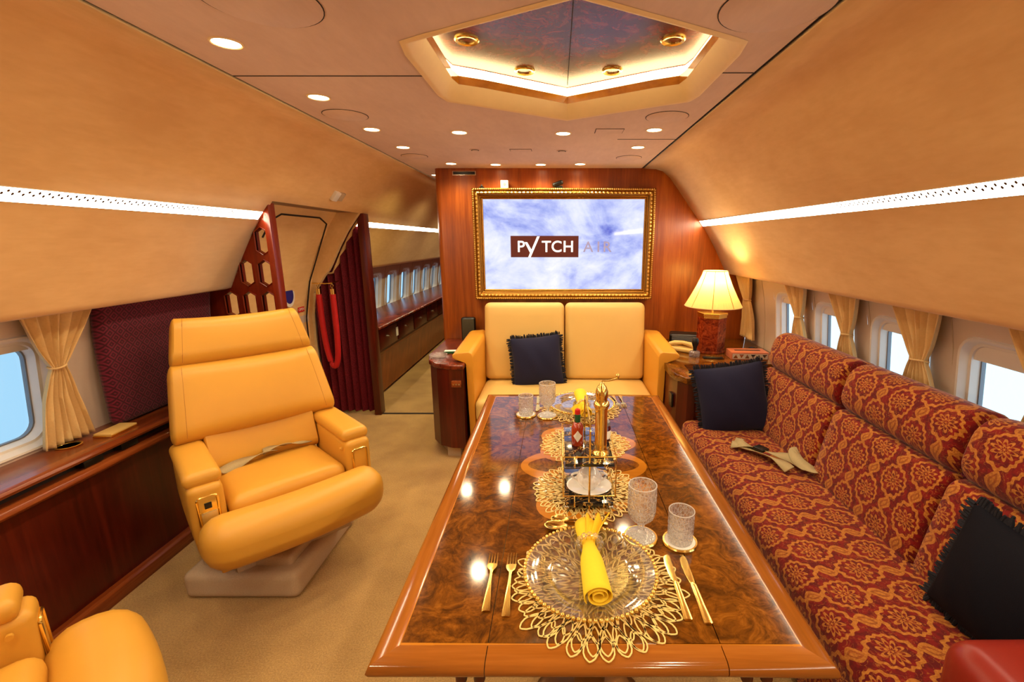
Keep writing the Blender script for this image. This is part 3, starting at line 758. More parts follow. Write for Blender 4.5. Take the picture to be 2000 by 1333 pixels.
for h_ in HXf:
    bm = B(); c_ = [sum(p[i] for p in h_)/6 for i in (0, 1)]
    loops = []
    for s_, yy in ((1.0, YD+.010), (1.0, YD-.006), (1.10, YD-.008), (1.20, YD+.001)):
        loops.append([(c_[0]+(p[0]-c_[0])*s_, yy, c_[1]+(p[1]-c_[1])*(1+(s_-1)*.35)) for p in h_])
    rs = [[bm.verts.new(p) for p in L] for L in loops]
    for a, b in zip(rs, rs[1:]):
        for i in range(6): bm.faces.new((a[i], a[(i+1) % 6], b[(i+1) % 6], b[i]))
    obj('opening_bezel', bm, M['divwood'], dv, world=True, smooth=False)
bm = B(); box(bm, (-1.64, YD-.012, 0), (-1.605, YD+.05, 1.738), .004); obj('post', bm, M['divwood'], dv, world=True)

# entry door recess: door skin following the hull, soffit, frame
bm = B()
DP = [(0, 1.80), (.3, 1.86), (.6, 1.875), (.9, 1.865), (1.1, 1.83), (1.3, 1.775), (1.5, 1.69), (1.65, 1.61), (1.78, 1.52)]
g = [[bm.verts.new((XC-x, y, z)) for z, x in DP] for y in (2.66, 3.1, 3.5, 3.86)]
for i in range(3):
    for j in range(len(DP)-1): bm.faces.new((g[i][j], g[i+1][j], g[i+1][j+1], g[i][j+1]))
do = obj('door_1', bm, M['suede']); struct(do)
def dpx(z):
    for (a, x), (b, y) in zip(DP, DP[1:]):
        if z <= b: return XC-(x+(y-x)*(z-a)/(b-a))
    return XC-DP[-1][1]
pts = [(2.97, 1.55), (2.99, 1.66), (3.06, 1.70), (3.55, 1.70), (3.70, 1.66), (3.73, 1.55), (3.72, 1.2), (3.72, .9), (3.72, .5), (3.72, .1)]
bm = B(); tube(bm, [(dpx(z)+.004, y, z) for y, z in pts], .006, 6); obj('door_seal', bm, M['dark'], do)
bm = B(); box(bm, (-2.1, 2.64, 1.752), (-1.60, YB, 1.775)); struct(obj('trim_37', bm, M['mahogd'], smooth=False))
bm = B(); inn = [(XC-1.80+.03, 0), (XC-1.86+.03, .3), (XC-1.84, .62), (XC-1.835, .9), (XC-1.80, 1.1), (XC-1.70, 1.24), (XC-1.655, 1.29), (XC-1.62, 1.35), (XC-1.55, 1.48), (XC-1.47, 1.61), (XC-1.36, 1.752)]
extr(bm, [(dpx(z)-.02, z) for z, x in DP[:-1]]+[(-1.78, 1.752)]+inn[::-1], 'y', 3.76, 3.80); struct(obj('trim_38', bm, M['suede'], smooth=False))
# door sign and emblem
def text_obj(txt, size, mat, parent, M4, name='lettering', offset=0.0, extrude=.0005):
    c = bpy.data.curves.new('t', 'FONT'); c.body = txt; c.size = size; c.align_x = 'CENTER'; c.align_y = 'CENTER'; c.offset = offset; c.extrude = extrude
    o = bpy.data.objects.new('t', c); COL.objects.link(o)
    bpy.context.view_layer.update()
    me = bpy.data.meshes.new_from_object(o.evaluated_get(bpy.context.evaluated_depsgraph_get()))
    bpy.data.objects.remove(o)
    me.transform(M4); me.name = name
    me.materials.clear(); me.materials.append(mat)
    r = bpy.data.objects.new(name, me); COL.objects.link(r)
    if parent is not None: r.parent = parent
    return r
sg = thing('door_sign', 'small red OPEN sign on the beige entry door', 'sign', (dpx(.985)+.004, 3.63, .985))
RD = Matrix.Rotation(PI/2, 4, 'Z') @ Matrix.Rotation(PI/2, 4, 'X')   # text facing +X
bm = B(); box(bm, (0, -.045, -.02), (.003, .045, .02), .001); obj('plate', bm, M['signred'], sg)
text_obj('OPEN', .030, M['white'], sg, Matrix.Translation((.0035, 0, 0)) @ RD)
em = thing('door_emblem', 'oval blue emblem with white border on the beige entry door beside the divider', 'emblem', (dpx(1.125)+.004, 3.44, 1.125))
bm = B(); t_ = bmesh.new(); bmesh.ops.create_cone(t_, cap_ends=True, segments=32, radius1=.085, radius2=.085, depth=.004); bmesh.ops.rotate(t_, matrix=Matrix.Rotation(PI/2, 3, 'Y'), verts=t_.verts); bmesh.ops.scale(t_, vec=(1, .9, 1.1), verts=t_.verts); join(bm, t_); obj('border', bm, M['white'], em)
bm = B(); t_ = bmesh.new(); bmesh.ops.create_cone(t_, cap_ends=True, segments=32, radius1=.062, radius2=.062, depth=.004); bmesh.ops.rotate(t_, matrix=Matrix.Rotation(PI/2, 3, 'Y'), verts=t_.verts); bmesh.ops.scale(t_, vec=(1, .9, 1.1), verts=t_.verts); bmesh.ops.translate(t_, vec=(.003, 0, 0), verts=t_.verts); join(bm, t_); obj('disc', bm, M['blue'], em)

# accordion partition at the corridor mouth
ac = thing('accordion_door', 'pleated maroon accordion door folded against the dark post at the corridor mouth', 'folding door', (-1.8, YB, 0))
bm = B(); xs = []; n = 8
def cut(z): return XC-1.90 if z < 1.1 else XC-(1.90-(z-1.1)*.36)
rows = []
for z in [0.02+.086*i for i in range(21)]:
    z = min(z, 1.745); xl = cut(z); row = []
    for i in range(n*2+1):
        f_ = i/(n*2); x = -1.625+(-2.13+1.625)*f_; x = max(x, xl)
        row.append(bm.verts.new((x, YB+.02+(.030 if i % 2 else -.018), z)))
    rows.append(row)
for a, b in zip(rows, rows[1:]):
    for i in range(n*2): 
        if (a[i].co-a[i+1].co).length > .001 or True: bm.faces.new((a[i], a[i+1], b[i+1], b[i]))
obj('pleats', bm, M['accord'], ac, world=True, angle=20)
bm = B(); box(bm, (-1.63, YB-.035, 0), (-1.572, YB+.06, 1.748), .004); obj('post', bm, M['mahogd'], ac, world=True)

# velvet rope
rp = thing('velvet_rope', 'red velvet barrier rope with gold ends hanging in front of the accordion door', 'rope', (-1.92, 3.70, .45))
pts = []
for i in range(25):
    a = i/24; x = -1.975+.115*a; z = 1.10-.62*math.sin(PI*a)**.6; pts.append((-1.955+.11*(1-math.cos(PI*a))/2*1.05, 3.70+.02*math.sin(PI*a), z))
bm = B(); tube(bm, pts, .023, 12); obj('rope', bm, M['red'], rp, world=True)
for p in (pts[0], pts[-1]):
    bm = B(); cyl(bm, (p[0], p[1], p[2]+.02), .018, .05, 16); tube(bm, [(p[0], p[1], p[2]+.045), (p[0]+.01, p[1], p[2]+.07), (p[0], p[1], p[2]+.09), (p[0]-.01, p[1], p[2]+.07)], .004, 6, closed=True); obj('rope_end', bm, M['gold'], rp, world=True)
bm = B(); tube(bm, [(-2.0, 3.70, 1.19), (-1.95, 3.70, 1.19), (-1.90, 3.71, 1.185), (-1.84, 3.71, 1.19), (-1.83, 3.8, 1.2)], .005, 6); obj('hook_rail', bm, M['gold'], rp, world=True)

# corridor sideboard
sb = thing('sideboard', 'long low glossy wood sideboard under the corridor windows', 'sideboard', (-1.85, 6.4, 0))
bm = B(); extr(bm, [(-2.09, .735), (-1.62, .735), (-1.60, .742), (-1.60, .758), (-1.61, .765), (-2.09, .765)], 'y', 4.0, 9.0, .002); obj('top', bm, M['burlc'], sb, world=True)
bm = B(); extr(bm, [(-2.05, .03), (-1.77, .03), (-1.70, .45), (-1.66, .50), (-2.05, .50)], 'y', 4.02, 9.0); obj('body', bm, M['mahog'], sb, world=True, smooth=False)
bm = B(); box(bm, (-2.05, 4.02, .495), (-1.66, 9.0, .737)); obj('drawer_carcass', bm, M['mahogd'], sb, world=True, smooth=False)
for i in range(9):
    y = 4.06+.54*i
    bm = B(); box(bm, (-1.665, y, .525), (-1.643, y+.50, .715), .006); d_ = obj('drawer', bm, M['mahogd'], sb, world=True)
    bm = B(); cyl(bm, (-1.636, y+.25, .62), .012, .02, 14, 'x'); obj('knob', bm, M['chrome'], d_, world=True)
pp_ = thing('paper_note', 'small white paper note on the corridor sideboard drawer front', 'note', (-1.641, 4.55, .62))
bm = B(); box(bm, (0, -.03, -.045), (.001, .03, .045)); obj('sheet', bm, M['paper'], pp_, smooth=False)

# emergency light box on upper left wall
el = thing('wall_speaker', 'small wedge-shaped ivory and tan unit on the upper left wall above the door', 'wall unit', (-1.52, 3.27, 1.83))
Rw = T(-1.535, 3.27, 1.842, 0, math.radians(38), 0)
bm = B(); box(bm, (-.02, -.07, -.035), (.035, .0, .035), .006, M=Rw); obj('cap', bm, M['white'], el, world=True)
bm = B(); box(bm, (-.02, .0, -.032), (.025, .09, .032), .006, M=Rw); obj('grille', bm, M['taupe'], el, world=True)

# ================================================================== curtains
def curtain(side, yc, wtop, wtie, wbot, ztop, ztie, zbot, label, off=.05, lean=0.0, folds=6, amp=.018):
    t = thing('curtain', label, 'curtain', (XC+side*(hw(ztie)-off), yc, zbot), 0, 'tied back cream curtains')
    bm = B(); nz, ny = 36, folds*8; rows = []
    for i in range(nz+1):
        z = ztop+(zbot-ztop)*i/nz
        if z > ztie: s = (z-ztie)/(ztop-ztie); w = wtie+(wtop-wtie)*s**.85; c = yc+lean*s
        else: s = (ztie-z)/(ztie-zbot); w = wtie+(wbot-wtie)*s**.75; c = yc-lean*.6*s
        row = []
        for j in range(ny+1):
            f_ = j/ny; ph = f_*folds*2*PI
            a = amp*(.45+.55*min(1, w/wtop))*(math.cos(ph)+.3*math.cos(2.3*ph+1+3*s))
            row.append(bm.verts.new((XC+side*(hw(z)-off-a), c+(f_-.5)*w, z)))
        rows.append(row)
    for a, b in zip(rows, rows[1:]):
        for j in range(ny): bm.faces.new((a[j], a[j+1], b[j+1], b[j]))
    o = obj('drape', bm, M['drape'], t, world=True, angle=80)
    m_ = o.modifiers.new('t', 'SOLIDIFY'); m_.thickness = .0015
    bm = B(); tube(bm, [(XC+side*(hw(ztie)-off)+(.024)*math.cos(a), yc+(wtie/2+.006)*math.sin(a), ztie+.003*math.sin(2*a)) for a in [2*PI*i/20 for i in range(20)]], .004, 6, closed=True)
    obj('tie_band', bm, M['drape'], t, world=True)
    return t
curtain(-1, 1.765, .30, .045, .20, 1.30, 1.03, .705, 'cream curtain tied in the middle beside the left window', .045, .0)
curtain(1, 1.875, .30, .07, .26, 1.32, 1.03, .72, 'cream tied curtain at right, largest, second window from the camera', .055, 0)
curtain(1, 2.37, .28, .06, .24, 1.32, 1.04, .72, 'cream tied curtain in the middle of the right window row', .055, 0)
curtain(1, 2.86, .28, .06, .24, 1.32, 1.05, .72, 'cream tied curtain third from the camera on the right wall', .055, 0)
curtain(1, 3.665, .32, .10, .25, 1.32, 1.06, .74, 'cream tied curtain next to the table lamp and wood bulkhead', .055, .0)
curtain(1, 1.345, .30, .07, .26, 1.32, 1.03, .72, 'cream curtain cut off by the right edge of the view', .055, 0)

# ================================================================== TV and wall items
tv = thing('television', 'wide television in an ornate gilded picture frame showing a cloud picture and logo', 'television', (.058, 3.80, 1.495))
W2, H2 = .655, .365
def frame_ring(bm, w, h, prof, y):
    """mitred frame: prof = (outward, -y depth)"""
    loops = []
    for (o_, d_) in prof: loops.append([(sx_*(w+o_), y-d_, sz*(h+o_)) for sx_, sz in ((-1,-1),(1,-1),(1,1),(-1,1))])
    rs = [[bm.verts.new(p) for p in L] for L in loops]
    for a, b in zip(rs, rs[1:]):
        for i in range(4): bm.faces.new((a[i], a[(i+1) % 4], b[(i+1) % 4], b[i]))
bm = B(); frame_ring(bm, W2, H2, [(-.004, -.03), (-.004, .03), (.004, .036), (.012, .030), (.020, .034), (.030, .052), (.044, .058), (.056, .050), (.060, .056), (.070, .060), (.078, .052), (.080, -.035)], 0)
fr = obj('frame', bm, M['goldf'], tv, smooth=True, angle=25)
bm = B()
def ornament(bm, per, r, step, w, h, depth, stretch=1.6):
    for (a, b) in (((-w, -h), (w, -h)), ((w, -h), (w, h)), ((w, h), (-w, h)), ((-w, h), (-w, -h))):
        L = math.hypot(b[0]-a[0], b[1]-a[1]); n = int(L/step); hor = abs(b[1]-a[1]) < 1e-6
        for i in range(n):
            f_ = (i+.5)/n
            sphere(bm, (a[0]+(b[0]-a[0])*f_, depth, a[1]+(b[1]-a[1])*f_), r, (stretch, 1, 1) if hor else (1, 1, stretch), 6, 4)
ornament(bm, 0, .009, .030, W2+.042, H2+.042, -.060, 1.4); obj('carved_leaves', bm, M['gilt'], fr)
bm = B(); ornament(bm, 0, .0065, .0165, W2+.069, H2+.069, -.062, 1.0); obj('beading', bm, M['gilt'], fr)
bm = B(); box(bm, (-W2-.004, -.012, -H2-.004), (W2+.004, -.008, H2+.004)); obj('screen', bm, M['screen'], tv, smooth=False)
bm = B(); box(bm, (-W2-.06, -.008, -H2-.06), (W2+.06, .036, H2+.06)); obj('housing', bm, M['black'], tv, smooth=False)
def sxz(u, v):   # screen pixel in the photo -> tv local
    return ((u-945.6)/(1257.9-945.6)*2*W2-W2, H2-(v-390.9)/(564.3-390.9)*2*H2)
a = sxz(998, 460); b = sxz(1131, 501)
bm = B(); box(bm, (a[0], -.0128, b[1]), (b[0], -.012, a[1])); obj('logo_panel', bm, M['logodark'], tv, smooth=False)
RT = Matrix.Rotation(PI/2, 4, 'X')
def letter(ch, u, v, size, mat, off=.0015):
    p = sxz(u, v); return text_obj(ch, size, mat, tv, Matrix.Translation((p[0], -.0134, p[1])) @ RT, 'logo_letter', off, .0002)
for ch, u in (('P', 1018), ('T', 1068), ('C', 1088), ('H', 1111)): letter(ch, u, 481.5, .128, M['logowhite'])
bm = B()
y_ = [(sxz(1025, 470)), (sxz(1030, 470)), (sxz(1039, 487)), (sxz(1035, 491))]
def quad(bm, ps, y=-.0136): bm.faces.new([bm.verts.new((p[0], y, p[1])) for p in ps])
quad(bm, [sxz(1025.5, 472), sxz(1030.5, 472), sxz(1040, 489), sxz(1036.5, 494)])
quad(bm, [sxz(1050, 461), sxz(1055, 461), sxz(1037, 501), sxz(1032, 501)], -.0137)
obj('logo_letter', bm, M['logowhite'], tv, smooth=False)
for ch, u in (('A', 1150), ('I', 1170), ('R', 1187)): letter(ch, u, 482, .12, M['logogrey'], .001)

vt = thing('wall_vent', 'slim black air grille with silver frame high on the wood bulkhead', 'vent', (-.745, YB, 2.062))
bm = B(); box(bm, (-.095, -.004, -.017), (.095, 0, .017), .001); obj('frame', bm, M['chrome'], vt)
bm = B(); box(bm, (-.088, -.006, -.011), (.088, -.003, .011)); obj('grille', bm, M['black'], vt, smooth=False)
FT = 1.495+H2+.080
s1 = thing('sensor_box', 'small white sensor box standing on top of the gilded frame', 'sensor', (-.415, 3.79, FT))
bm = B(); box(bm, (-.03, -.02, 0), (.03, .02, .06), .004); obj('case', bm, M['white'], s1)
bm = B(); cyl(bm, (0, -.021, .03), .012, .004, 18, 'y'); obj('lens', bm, M['grey'], s1)
s2 = thing('camera_unit', 'small black camera on top of the gilded frame near its middle', 'camera', (.01, 3.79, FT))
bm = B(); rbox(bm, (.09, .04, .035), .014, 4, M=T(0, 0, .035, 0, -.35, 0)); obj('body', bm, M['black'], s2)
bm = B(); box(bm, (-.02, -.01, 0), (.04, .01, .02), .003); obj('foot', bm, M['black'], s2)
s3 = thing('receiver_puck', 'tiny dark receiver on the left of the gilded frame top', 'receiver', (-.60, 3.79, FT))
bm = B(); lathe(bm, [(.022, 0), (.022, .008), (.008, .016), (.006, .028), (0, .03)], 16); obj('body', bm, M['black'], s3)

# ================================================================== cream two-seat sofa
so = thing('leather_sofa', 'cream and golden leather two-seat sofa below the television', 'sofa', (.06, 3.35, 0))
for (x0_, x1_) in ((-.575, .062), (.068, .705)):
    bm = B(); w = x1_-x0_
    rbox(bm, (w, .17, .62), .045, 9, (0, .022, .0), M=T((x0_+x1_)/2, 3.585, .735, math.radians(-7), 0, 0)); obj('back_cushion', bm, M['leatherc'], so, world=True)
bm = B(); rbox(bm, (1.28, .56, .17), .04, 10, (0, 0, .012), M=T(.065, 3.27, .345)); obj('seat_cushion', bm, M['leatherc'], so, world=True)
bm = B(); box(bm, (-.56, 3.02, .04), (.69, 3.60, .265), .01); obj('base', bm, M['leatherg'], so, world=True)
for s_ in (-1, 1):
    c_ = .065; inn = .645
    def X(v): return c_+s_*v
    # section (x,z) : slab with outward flange on top
    poly = [(X(inn), .08), (X(inn), .74), (X(inn+.01), .765), (X(inn+.03), .775), (X(inn+.12), .768), (X(inn+.145), .755), (X(inn+.145), .735), (X(inn+.12), .715), (X(inn+.055), .705), (X(inn+.045), .69), (X(inn+.045), .08)]
    bm = B(); extr(bm, poly, 'y', 3.03, 3.62, .006, 2)
    for v in bm.verts:
        if v.co.z > .6: v.co.z += max(0, min(1, (v.co.y-3.05)/.5))*.045
        v.co.x -= s_*max(0, (v.co.y-3.03))*.02
    obj('armrest', bm, M['leatherg'], so, world=True, angle=60)

def pillow(name, label, size, thick, Mx, fab, fringe, cat='cushion', fr_n=150):
    t = thing(name, label, cat, Mx.to_translation())
    def warp(q):
        fx, fz = q.x/(size/2), q.z/(size/2)
        w = max(0, (1-fx**2))*max(0, (1-fz**2)); pin = 1-.06*(1-abs(fx)**2)*0
        y = q.y*(.10+1.05*w**.62)
        k_ = 1-.05*(1-fz**2)*abs(fx)**3; k2 = 1-.05*(1-fx**2)*abs(fz)**3
        wr = .004*math.sin(9*fx+4*fz)*w
        return (q.x*k_, y+wr, q.z*k2)
    bm = B(); rbox(bm, (size, thick, size), .02, 16, warp=warp, M=Mx); obj('cover', bm, fab, t, world=True, angle=80)
    bm = B(); rnd = random.Random(3)
    per = fr_n
    for i in range(per):
        f_ = i/per*4; sd = int(f_); u_ = (f_-sd)*2-1; h_ = size/2*.99; k_ = 1-.05*(1-u_*u_)
        p = [(u_*h_, 0, -h_*k_), (h_*k_, 0, u_*h_), (-u_*h_, 0, h_*k_), (-h_*k_, 0, -u_*h_)][sd]
        d = [(0, 0, -1), (1, 0, 0), (0, 0, 1), (-1, 0, 0)][sd]
        L = .022+.008*rnd.random(); pp2 = []
        j_ = [(rnd.random()-.5)*.012 for _ in range(3)]
        for s in (0, .5, 1): pp2.append((Mx @ Vector((p[0]+d[0]*L*s+j_[0]*s, j_[1]*s*1.4, p[2]+d[2]*L*s+j_[2]*s))))
        tube(bm, pp2, [.0055, .006, .004], 5)
    o = obj('fringe', bm, fringe, t, world=True)
    return t
pillow('throw_pillow', 'navy blue square cushion with fringed edge on the cream leather sofa', .39, .15, T(-.152, 3.40, .612, math.radians(-14), math.radians(-5), math.radians(4)), M['navy'], M['navyf'])
pillow('throw_pillow', 'dark navy fringed cushion leaning at the far end of the red patterned sofa', .41, .15, T(1.06, 2.575, .60, math.radians(-16), math.radians(-9), math.radians(-4)), M['navy'], M['navyf'])
pillow('throw_pillow', 'near-black fringed cushion at the near end of the red patterned sofa', .34, .13, T(1.215, 1.035, .600, math.radians(-13), math.radians(3), math.radians(-86)), M['blackc'], M['navyf'])

# ================================================================== end cabinets
ec = thing('end_cabinet', 'dark mahogany side cabinet with faceted front beside the cream sofa', 'cabinet', (-.78, 3.35, 0))
pl = [(-.945, 3.82), (-.945, 3.27), (-.905, 3.12), (-.835, 3.02), (-.74, 2.975), (-.645, 2.965), (-.645, 3.82)]
def inset(pl, d):
    cx = sum(p[0] for p in pl)/len(pl); cy = sum(p[1] for p in pl)/len(pl)
    return [(x-(d if x > cx else -d), y-(d if y > cy else -d)) for x, y in pl]
bm = B(); prism(bm, pl, .085, .665, .0); obj('body', bm, M['mahogd'], ec, world=True, angle=15)
bm = B(); prism(bm, inset(pl, .05), 0, .086); obj('toe_kick', bm, M['taupe'], ec, world=True, smooth=False)
bm = B(); prism(bm, inset(pl, -.008), .665, .70, .008); obj('top', bm, M['burlc'], ec, world=True)
bm = B(); box(bm, (-.722, 2.952, .545), (-.655, 2.972, .590), .003); sw = obj('switch_plate', bm, M['mahogy'], ec, world=True)
for x in (-.708, -.688, -.668):
    bm = B(); cyl(bm, (x, 2.95, .567), .006, .006, 12, 'y'); obj('button', bm, M['chrome'], sw, world=True)
sp = thing('speaker', 'small dark speaker box standing on the side cabinet left of the cream sofa', 'speaker', (-.745, 3.76, .70))
bm = B(); rbox(bm, (.12, .06, .20), .018, 5, M=T(0, 0, .10)); obj('case', bm, M['black'], sp)
bm = B(); box(bm, (-.05, -.033, .015), (.05, -.029, .185), .003); obj('grille', bm, simple('speaker_cloth', (70, 62, 40), .8, var=.3, scale=200, bump=.4), sp)
ds = thing('glass_dish', 'clear glass ashtray on the side cabinet left of the cream sofa', 'ashtray', (-.855, 3.16, .70))
bm = B(); lathe(bm, [(.0, .0), (.05, .0), (.062, .012), (.066, .028), (.058, .028), (.050, .014), (0, .012)], 12); obj('bowl', bm, M['crystal'], ds, smooth=False)
nt_ = thing('notepad', 'small pale notepad beside the armrest on the side cabinet', 'notepad', (-.80, 3.32, .70), .1)
bm = B(); box(bm, (-.05, -.035, 0), (.05, .035, .014), .001); obj('pages', bm, M['paper'], nt_)
bm = B(); box(bm, (-.052, -.037, 0), (.052, -.027, .017), .001); obj('binding', bm, M['green'], nt_)

rc = thing('console_table', 'glossy wood corner console carrying the table lamp beside the red sofa', 'console', (1.15, 3.4, 0))
pr = [(.775, 3.82), (.765, 3.10), (.760, 2.86), (.775, 2.76), (.82, 2.685), (.865, 2.675), (.865, 3.00), (1.635, 3.00), (1.635, 3.82)]
bm = B(); prism(bm, pr, .06, .655); obj('body', bm, M['mahogd'], rc, world=True, angle=20)
bm = B(); prism(bm, [(x+(.0 if x > 1.5 else (-.012 if x < .83 else 0)), y-(.01 if y < 3.05 else 0)) for x, y in pr], .657, .70, .006); obj('top', bm, M['burl'], rc, world=True)
bm = B(); box(bm, (.752, 2.80, .46), (.766, 2.86, .55), .002); ou = obj('socket_plate', bm, M['black'], rc, world=True)

# lamp
lp_ = thing('table_lamp', 'lit table lamp with pleated cream shade and burl wood hexagonal base', 'lamp', (1.175, 3.36, .70), math.radians(8))
def hexp(r): return [(r*math.cos(PI/3*i+PI/6), r*math.sin(PI/3*i+PI/6)) for i in range(6)]
bm = B(); prism(bm, hexp(.112), .0, .018, .004); prism(bm, hexp(.104), .018, .27, 0)
bs = obj('base', bm, M['burll'], lp_, smooth=False)
bm = B(); prism(bm, hexp(.1045), .268, .285, .0); prism(bm, hexp(.110), .285, .305, .004); obj('brass_cap', bm, M['gold'], lp_, smooth=False)
bm = B(); tube(bm, [(0, 0, .30), (0, 0, .46)], .008, 12); obj('stem', bm, M['gold'], lp_)
bm = B()
def wob(r, z, a, k): return r*(1+.012*math.cos(a*60))
lathe(bm, [(.205, .350), (.203, .355), (.165, .425), (.128, .50), (.092, .585), (.084, .612)], 240, wob=wob, cap=False)
sh = obj('lamp_shade', bm, M['shade'], lp_, angle=80)
for i in range(8):
    a = PI/4*i+.3
    bm = B(); tube(bm, [(.205*math.cos(a), .205*math.sin(a), .352), (.129*math.cos(a), .129*math.sin(a), .50), (.085*math.cos(a), .085*math.sin(a), .612)], .0022, 5); obj('shade_rib', bm, M['inlay'], sh)
for (r, z) in ((.206, .352), (.085, .612)):
    bm = B(); tube(bm, [(r*math.cos(2*PI*i/48), r*math.sin(2*PI*i/48), z) for i in range(48)], .003, 6, closed=True); obj('shade_trim', bm, M['drape'], sh)
bm = B(); sphere(bm, (0, 0, .49), .03, (1, 1, 1.2)); obj('bulb', bm, emit('table_lamp_bulb', (1, .85, .5, 1), 8), lp_)
pl_ = bpy.data.lights.new('lamp_light', 'POINT'); pl_.energy = 9; pl_.color = (1, .76, .38); pl_.shadow_soft_size = .035
po = bpy.data.objects.new('lamp_light', pl_); COL.objects.link(po); po.location = (0, 0, .55); po.parent = lp_

tb = thing('tissue_box', 'tan leather tissue box with geometric inlay front on the corner console', 'tissue box', (1.38, 3.17, .70), math.radians(-4))
bm = B(); box(bm, (-.13, -.07, 0), (.13, .07, .055), .006); obj('box', bm, M['leatherp'], tb)
bm = B(); box(bm, (-.122, -.0715, .008), (.122, -.069, .045)); fr2 = obj('front_inlay', bm, M['taupe'], tb, smooth=False)
for i in range(6):
    x = -.10+.04*i; bm = B(); s = .016
    a_ = [bm.verts.new((x-s, -.0722, .013)), bm.verts.new((x+s, -.0722, .013)), bm.verts.new((x, -.0722, .040))] if i % 2 == 0 else [bm.verts.new((x-s, -.0722, .040)), bm.verts.new((x+s, -.0722, .040)), bm.verts.new((x, -.0722, .013))]
    bm.faces.new(a_); obj('inlay_triangle', bm, M['chrome'], fr2, smooth=False)
bm = B(); box(bm, (-.09, -.012, .0548), (.09, .012, .0562), .0); obj('slot', bm, M['dark'], tb, smooth=False)
ph = thing('telephone', 'ivory telephone handset lying on the console beside the cream sofa', 'telephone', (.965, 3.36, .70), math.radians(-35))
bm = B(); rbox(bm, (.19, .085, .035), .015, 5, M=T(0, 0, .018)); obj('cradle', bm, M['leatherc'], ph)
bm = B(); tube(bm, [(-.10, 0, .045), (-.06, 0, .062), (0, 0, .07), (.06, 0, .062), (.10, 0, .045)], [.02, .018, .014, .018, .02], 12); obj('handset', bm, M['leatherc'], ph)
rd = thing('clock_radio', 'low black ribbed clock radio against the wood bulkhead behind the lamp', 'radio', (1.06, 3.66, .70), math.radians(-14))
bm = B(); rbox(bm, (.24, .10, .085), .016, 5, M=T(0, 0, .043, math.radians(8))); obj('case', bm, M['black'], rd)
for i in range(6):
    bm = B(); box(bm, (-.10, -.056, .016+.011*i), (.10, -.050, .021+.011*i), .001); obj('rib', bm, M['grey'], rd)
bl = thing('cigarette_lighter', 'crystal cigarette lighter with black top on the corner console before the lamp', 'lighter', (1.01, 3.20, .70))
bm = B(); lathe(bm, [(.0, 0), (.036, 0), (.040, .01), (.040, .035), (.030, .045), (0, .046)], 8); obj('crystal_base', bm, M['crystal'], bl, smooth=False)
bm = B(); lathe(bm, [(0, .046), (.012, .046), (.014, .07), (.024, .10), (.026, .125), (.018, .14), (0, .142)], 16); obj('handle', bm, M['black'], bl)
tr_ = thing('pen_tray', 'low black tray with gold edge before the table lamp', 'tray', (1.13, 3.15, .70), math.radians(-8))
bm = B(); box(bm, (-.07, -.025, 0), (.07, .025, .01), .003); obj('tray', bm, M['black'], tr_)
bm = B(); box(bm, (-.05, -.004, .01), (.05, .004, .018), .003); obj('pen', bm, M['gold'], tr_)
bi = thing('cable_coil', 'small dark tangle of cable on console corner under the far curtain', 'cable', (1.50, 3.36, .70))
bm = B(); rn = random.Random(5); tube(bm, [(.03*math.cos(i*.9)+.01*rn.random(), .025*math.sin(i*.9), .006+.006*(i % 5)) for i in range(30)], .0025, 5); obj('cable', bm, M['black'], bi)

# ================================================================== red patterned sofa
rs = thing('patterned_sofa', 'long red and gold damask bench sofa along the right wall', 'sofa', (1.15, 1.8, 0))
def dam(name, bm, m=None):
    o = obj(name, bm, m or M['damask'], None); o.parent = rs; o.matrix_parent_inverse = Matrix.Translation(rs.location).inverted(); return o
bm = B(); rbox(bm, (.52, 1.82, .17), .05, 12, (0, 0, .012), M=T(1.055, 1.80, .335)); dam('seat_cushion', bm)
bm = B(); box(bm, (.83, .88, .04), (1.5, 2.72, .27), .01); dam('base', bm)
segs = [(2.71, 1.995), (1.99, 1.365), (1.36, .86)]
def endw(L, r, k_=.35):
    h = L/2
    def f(q):
        t = h-abs(q.y); t2 = k_*t if t < r else k_*r+(t-r)*(h-k_*r)/(h-r)
        return (q.x, (h-t2)*(1 if q.y > 0 else -1), q.z)
    return f
for (ya, yb) in segs:
    yc = (ya+yb)/2; L = ya-yb
    bm = B(); rbox(bm, (.13, L, .38), .045, 10, (.012, 0, 0), warp=endw(L, .045), M=T(1.325, yc, .575, 0, math.radians(12), 0)); dam('back_cushion', bm)
    bm = B(); rbox(bm, (.20, L, .235), .085, 12, (.004, 0, 0), warp=endw(L, .085), M=T(1.415, yc, .865, 0, math.radians(12), 0)); dam('headrest', bm)
bm = B(); box(bm, (1.36, .88, .27), (1.50, 2.70, .80), .01, M=None); dam('back_board', bm, M['maroon'])
for (y0_, y1_, mt) in ((.60, .862, M['leatherr']), (2.715, 2.965, M['leatherp'])):
    bm = B(); rbox(bm, (.62, y1_-y0_, .61), .055, 9, (0, 0, .006), M=T(1.18, (y0_+y1_)/2, .36 if y0_ < 1 else .345)); lab(obj('armrest', bm, mt, rs, world=True), 'smooth oxblood leather arm' if mt is M['leatherr'] else 'smooth coral leather arm')
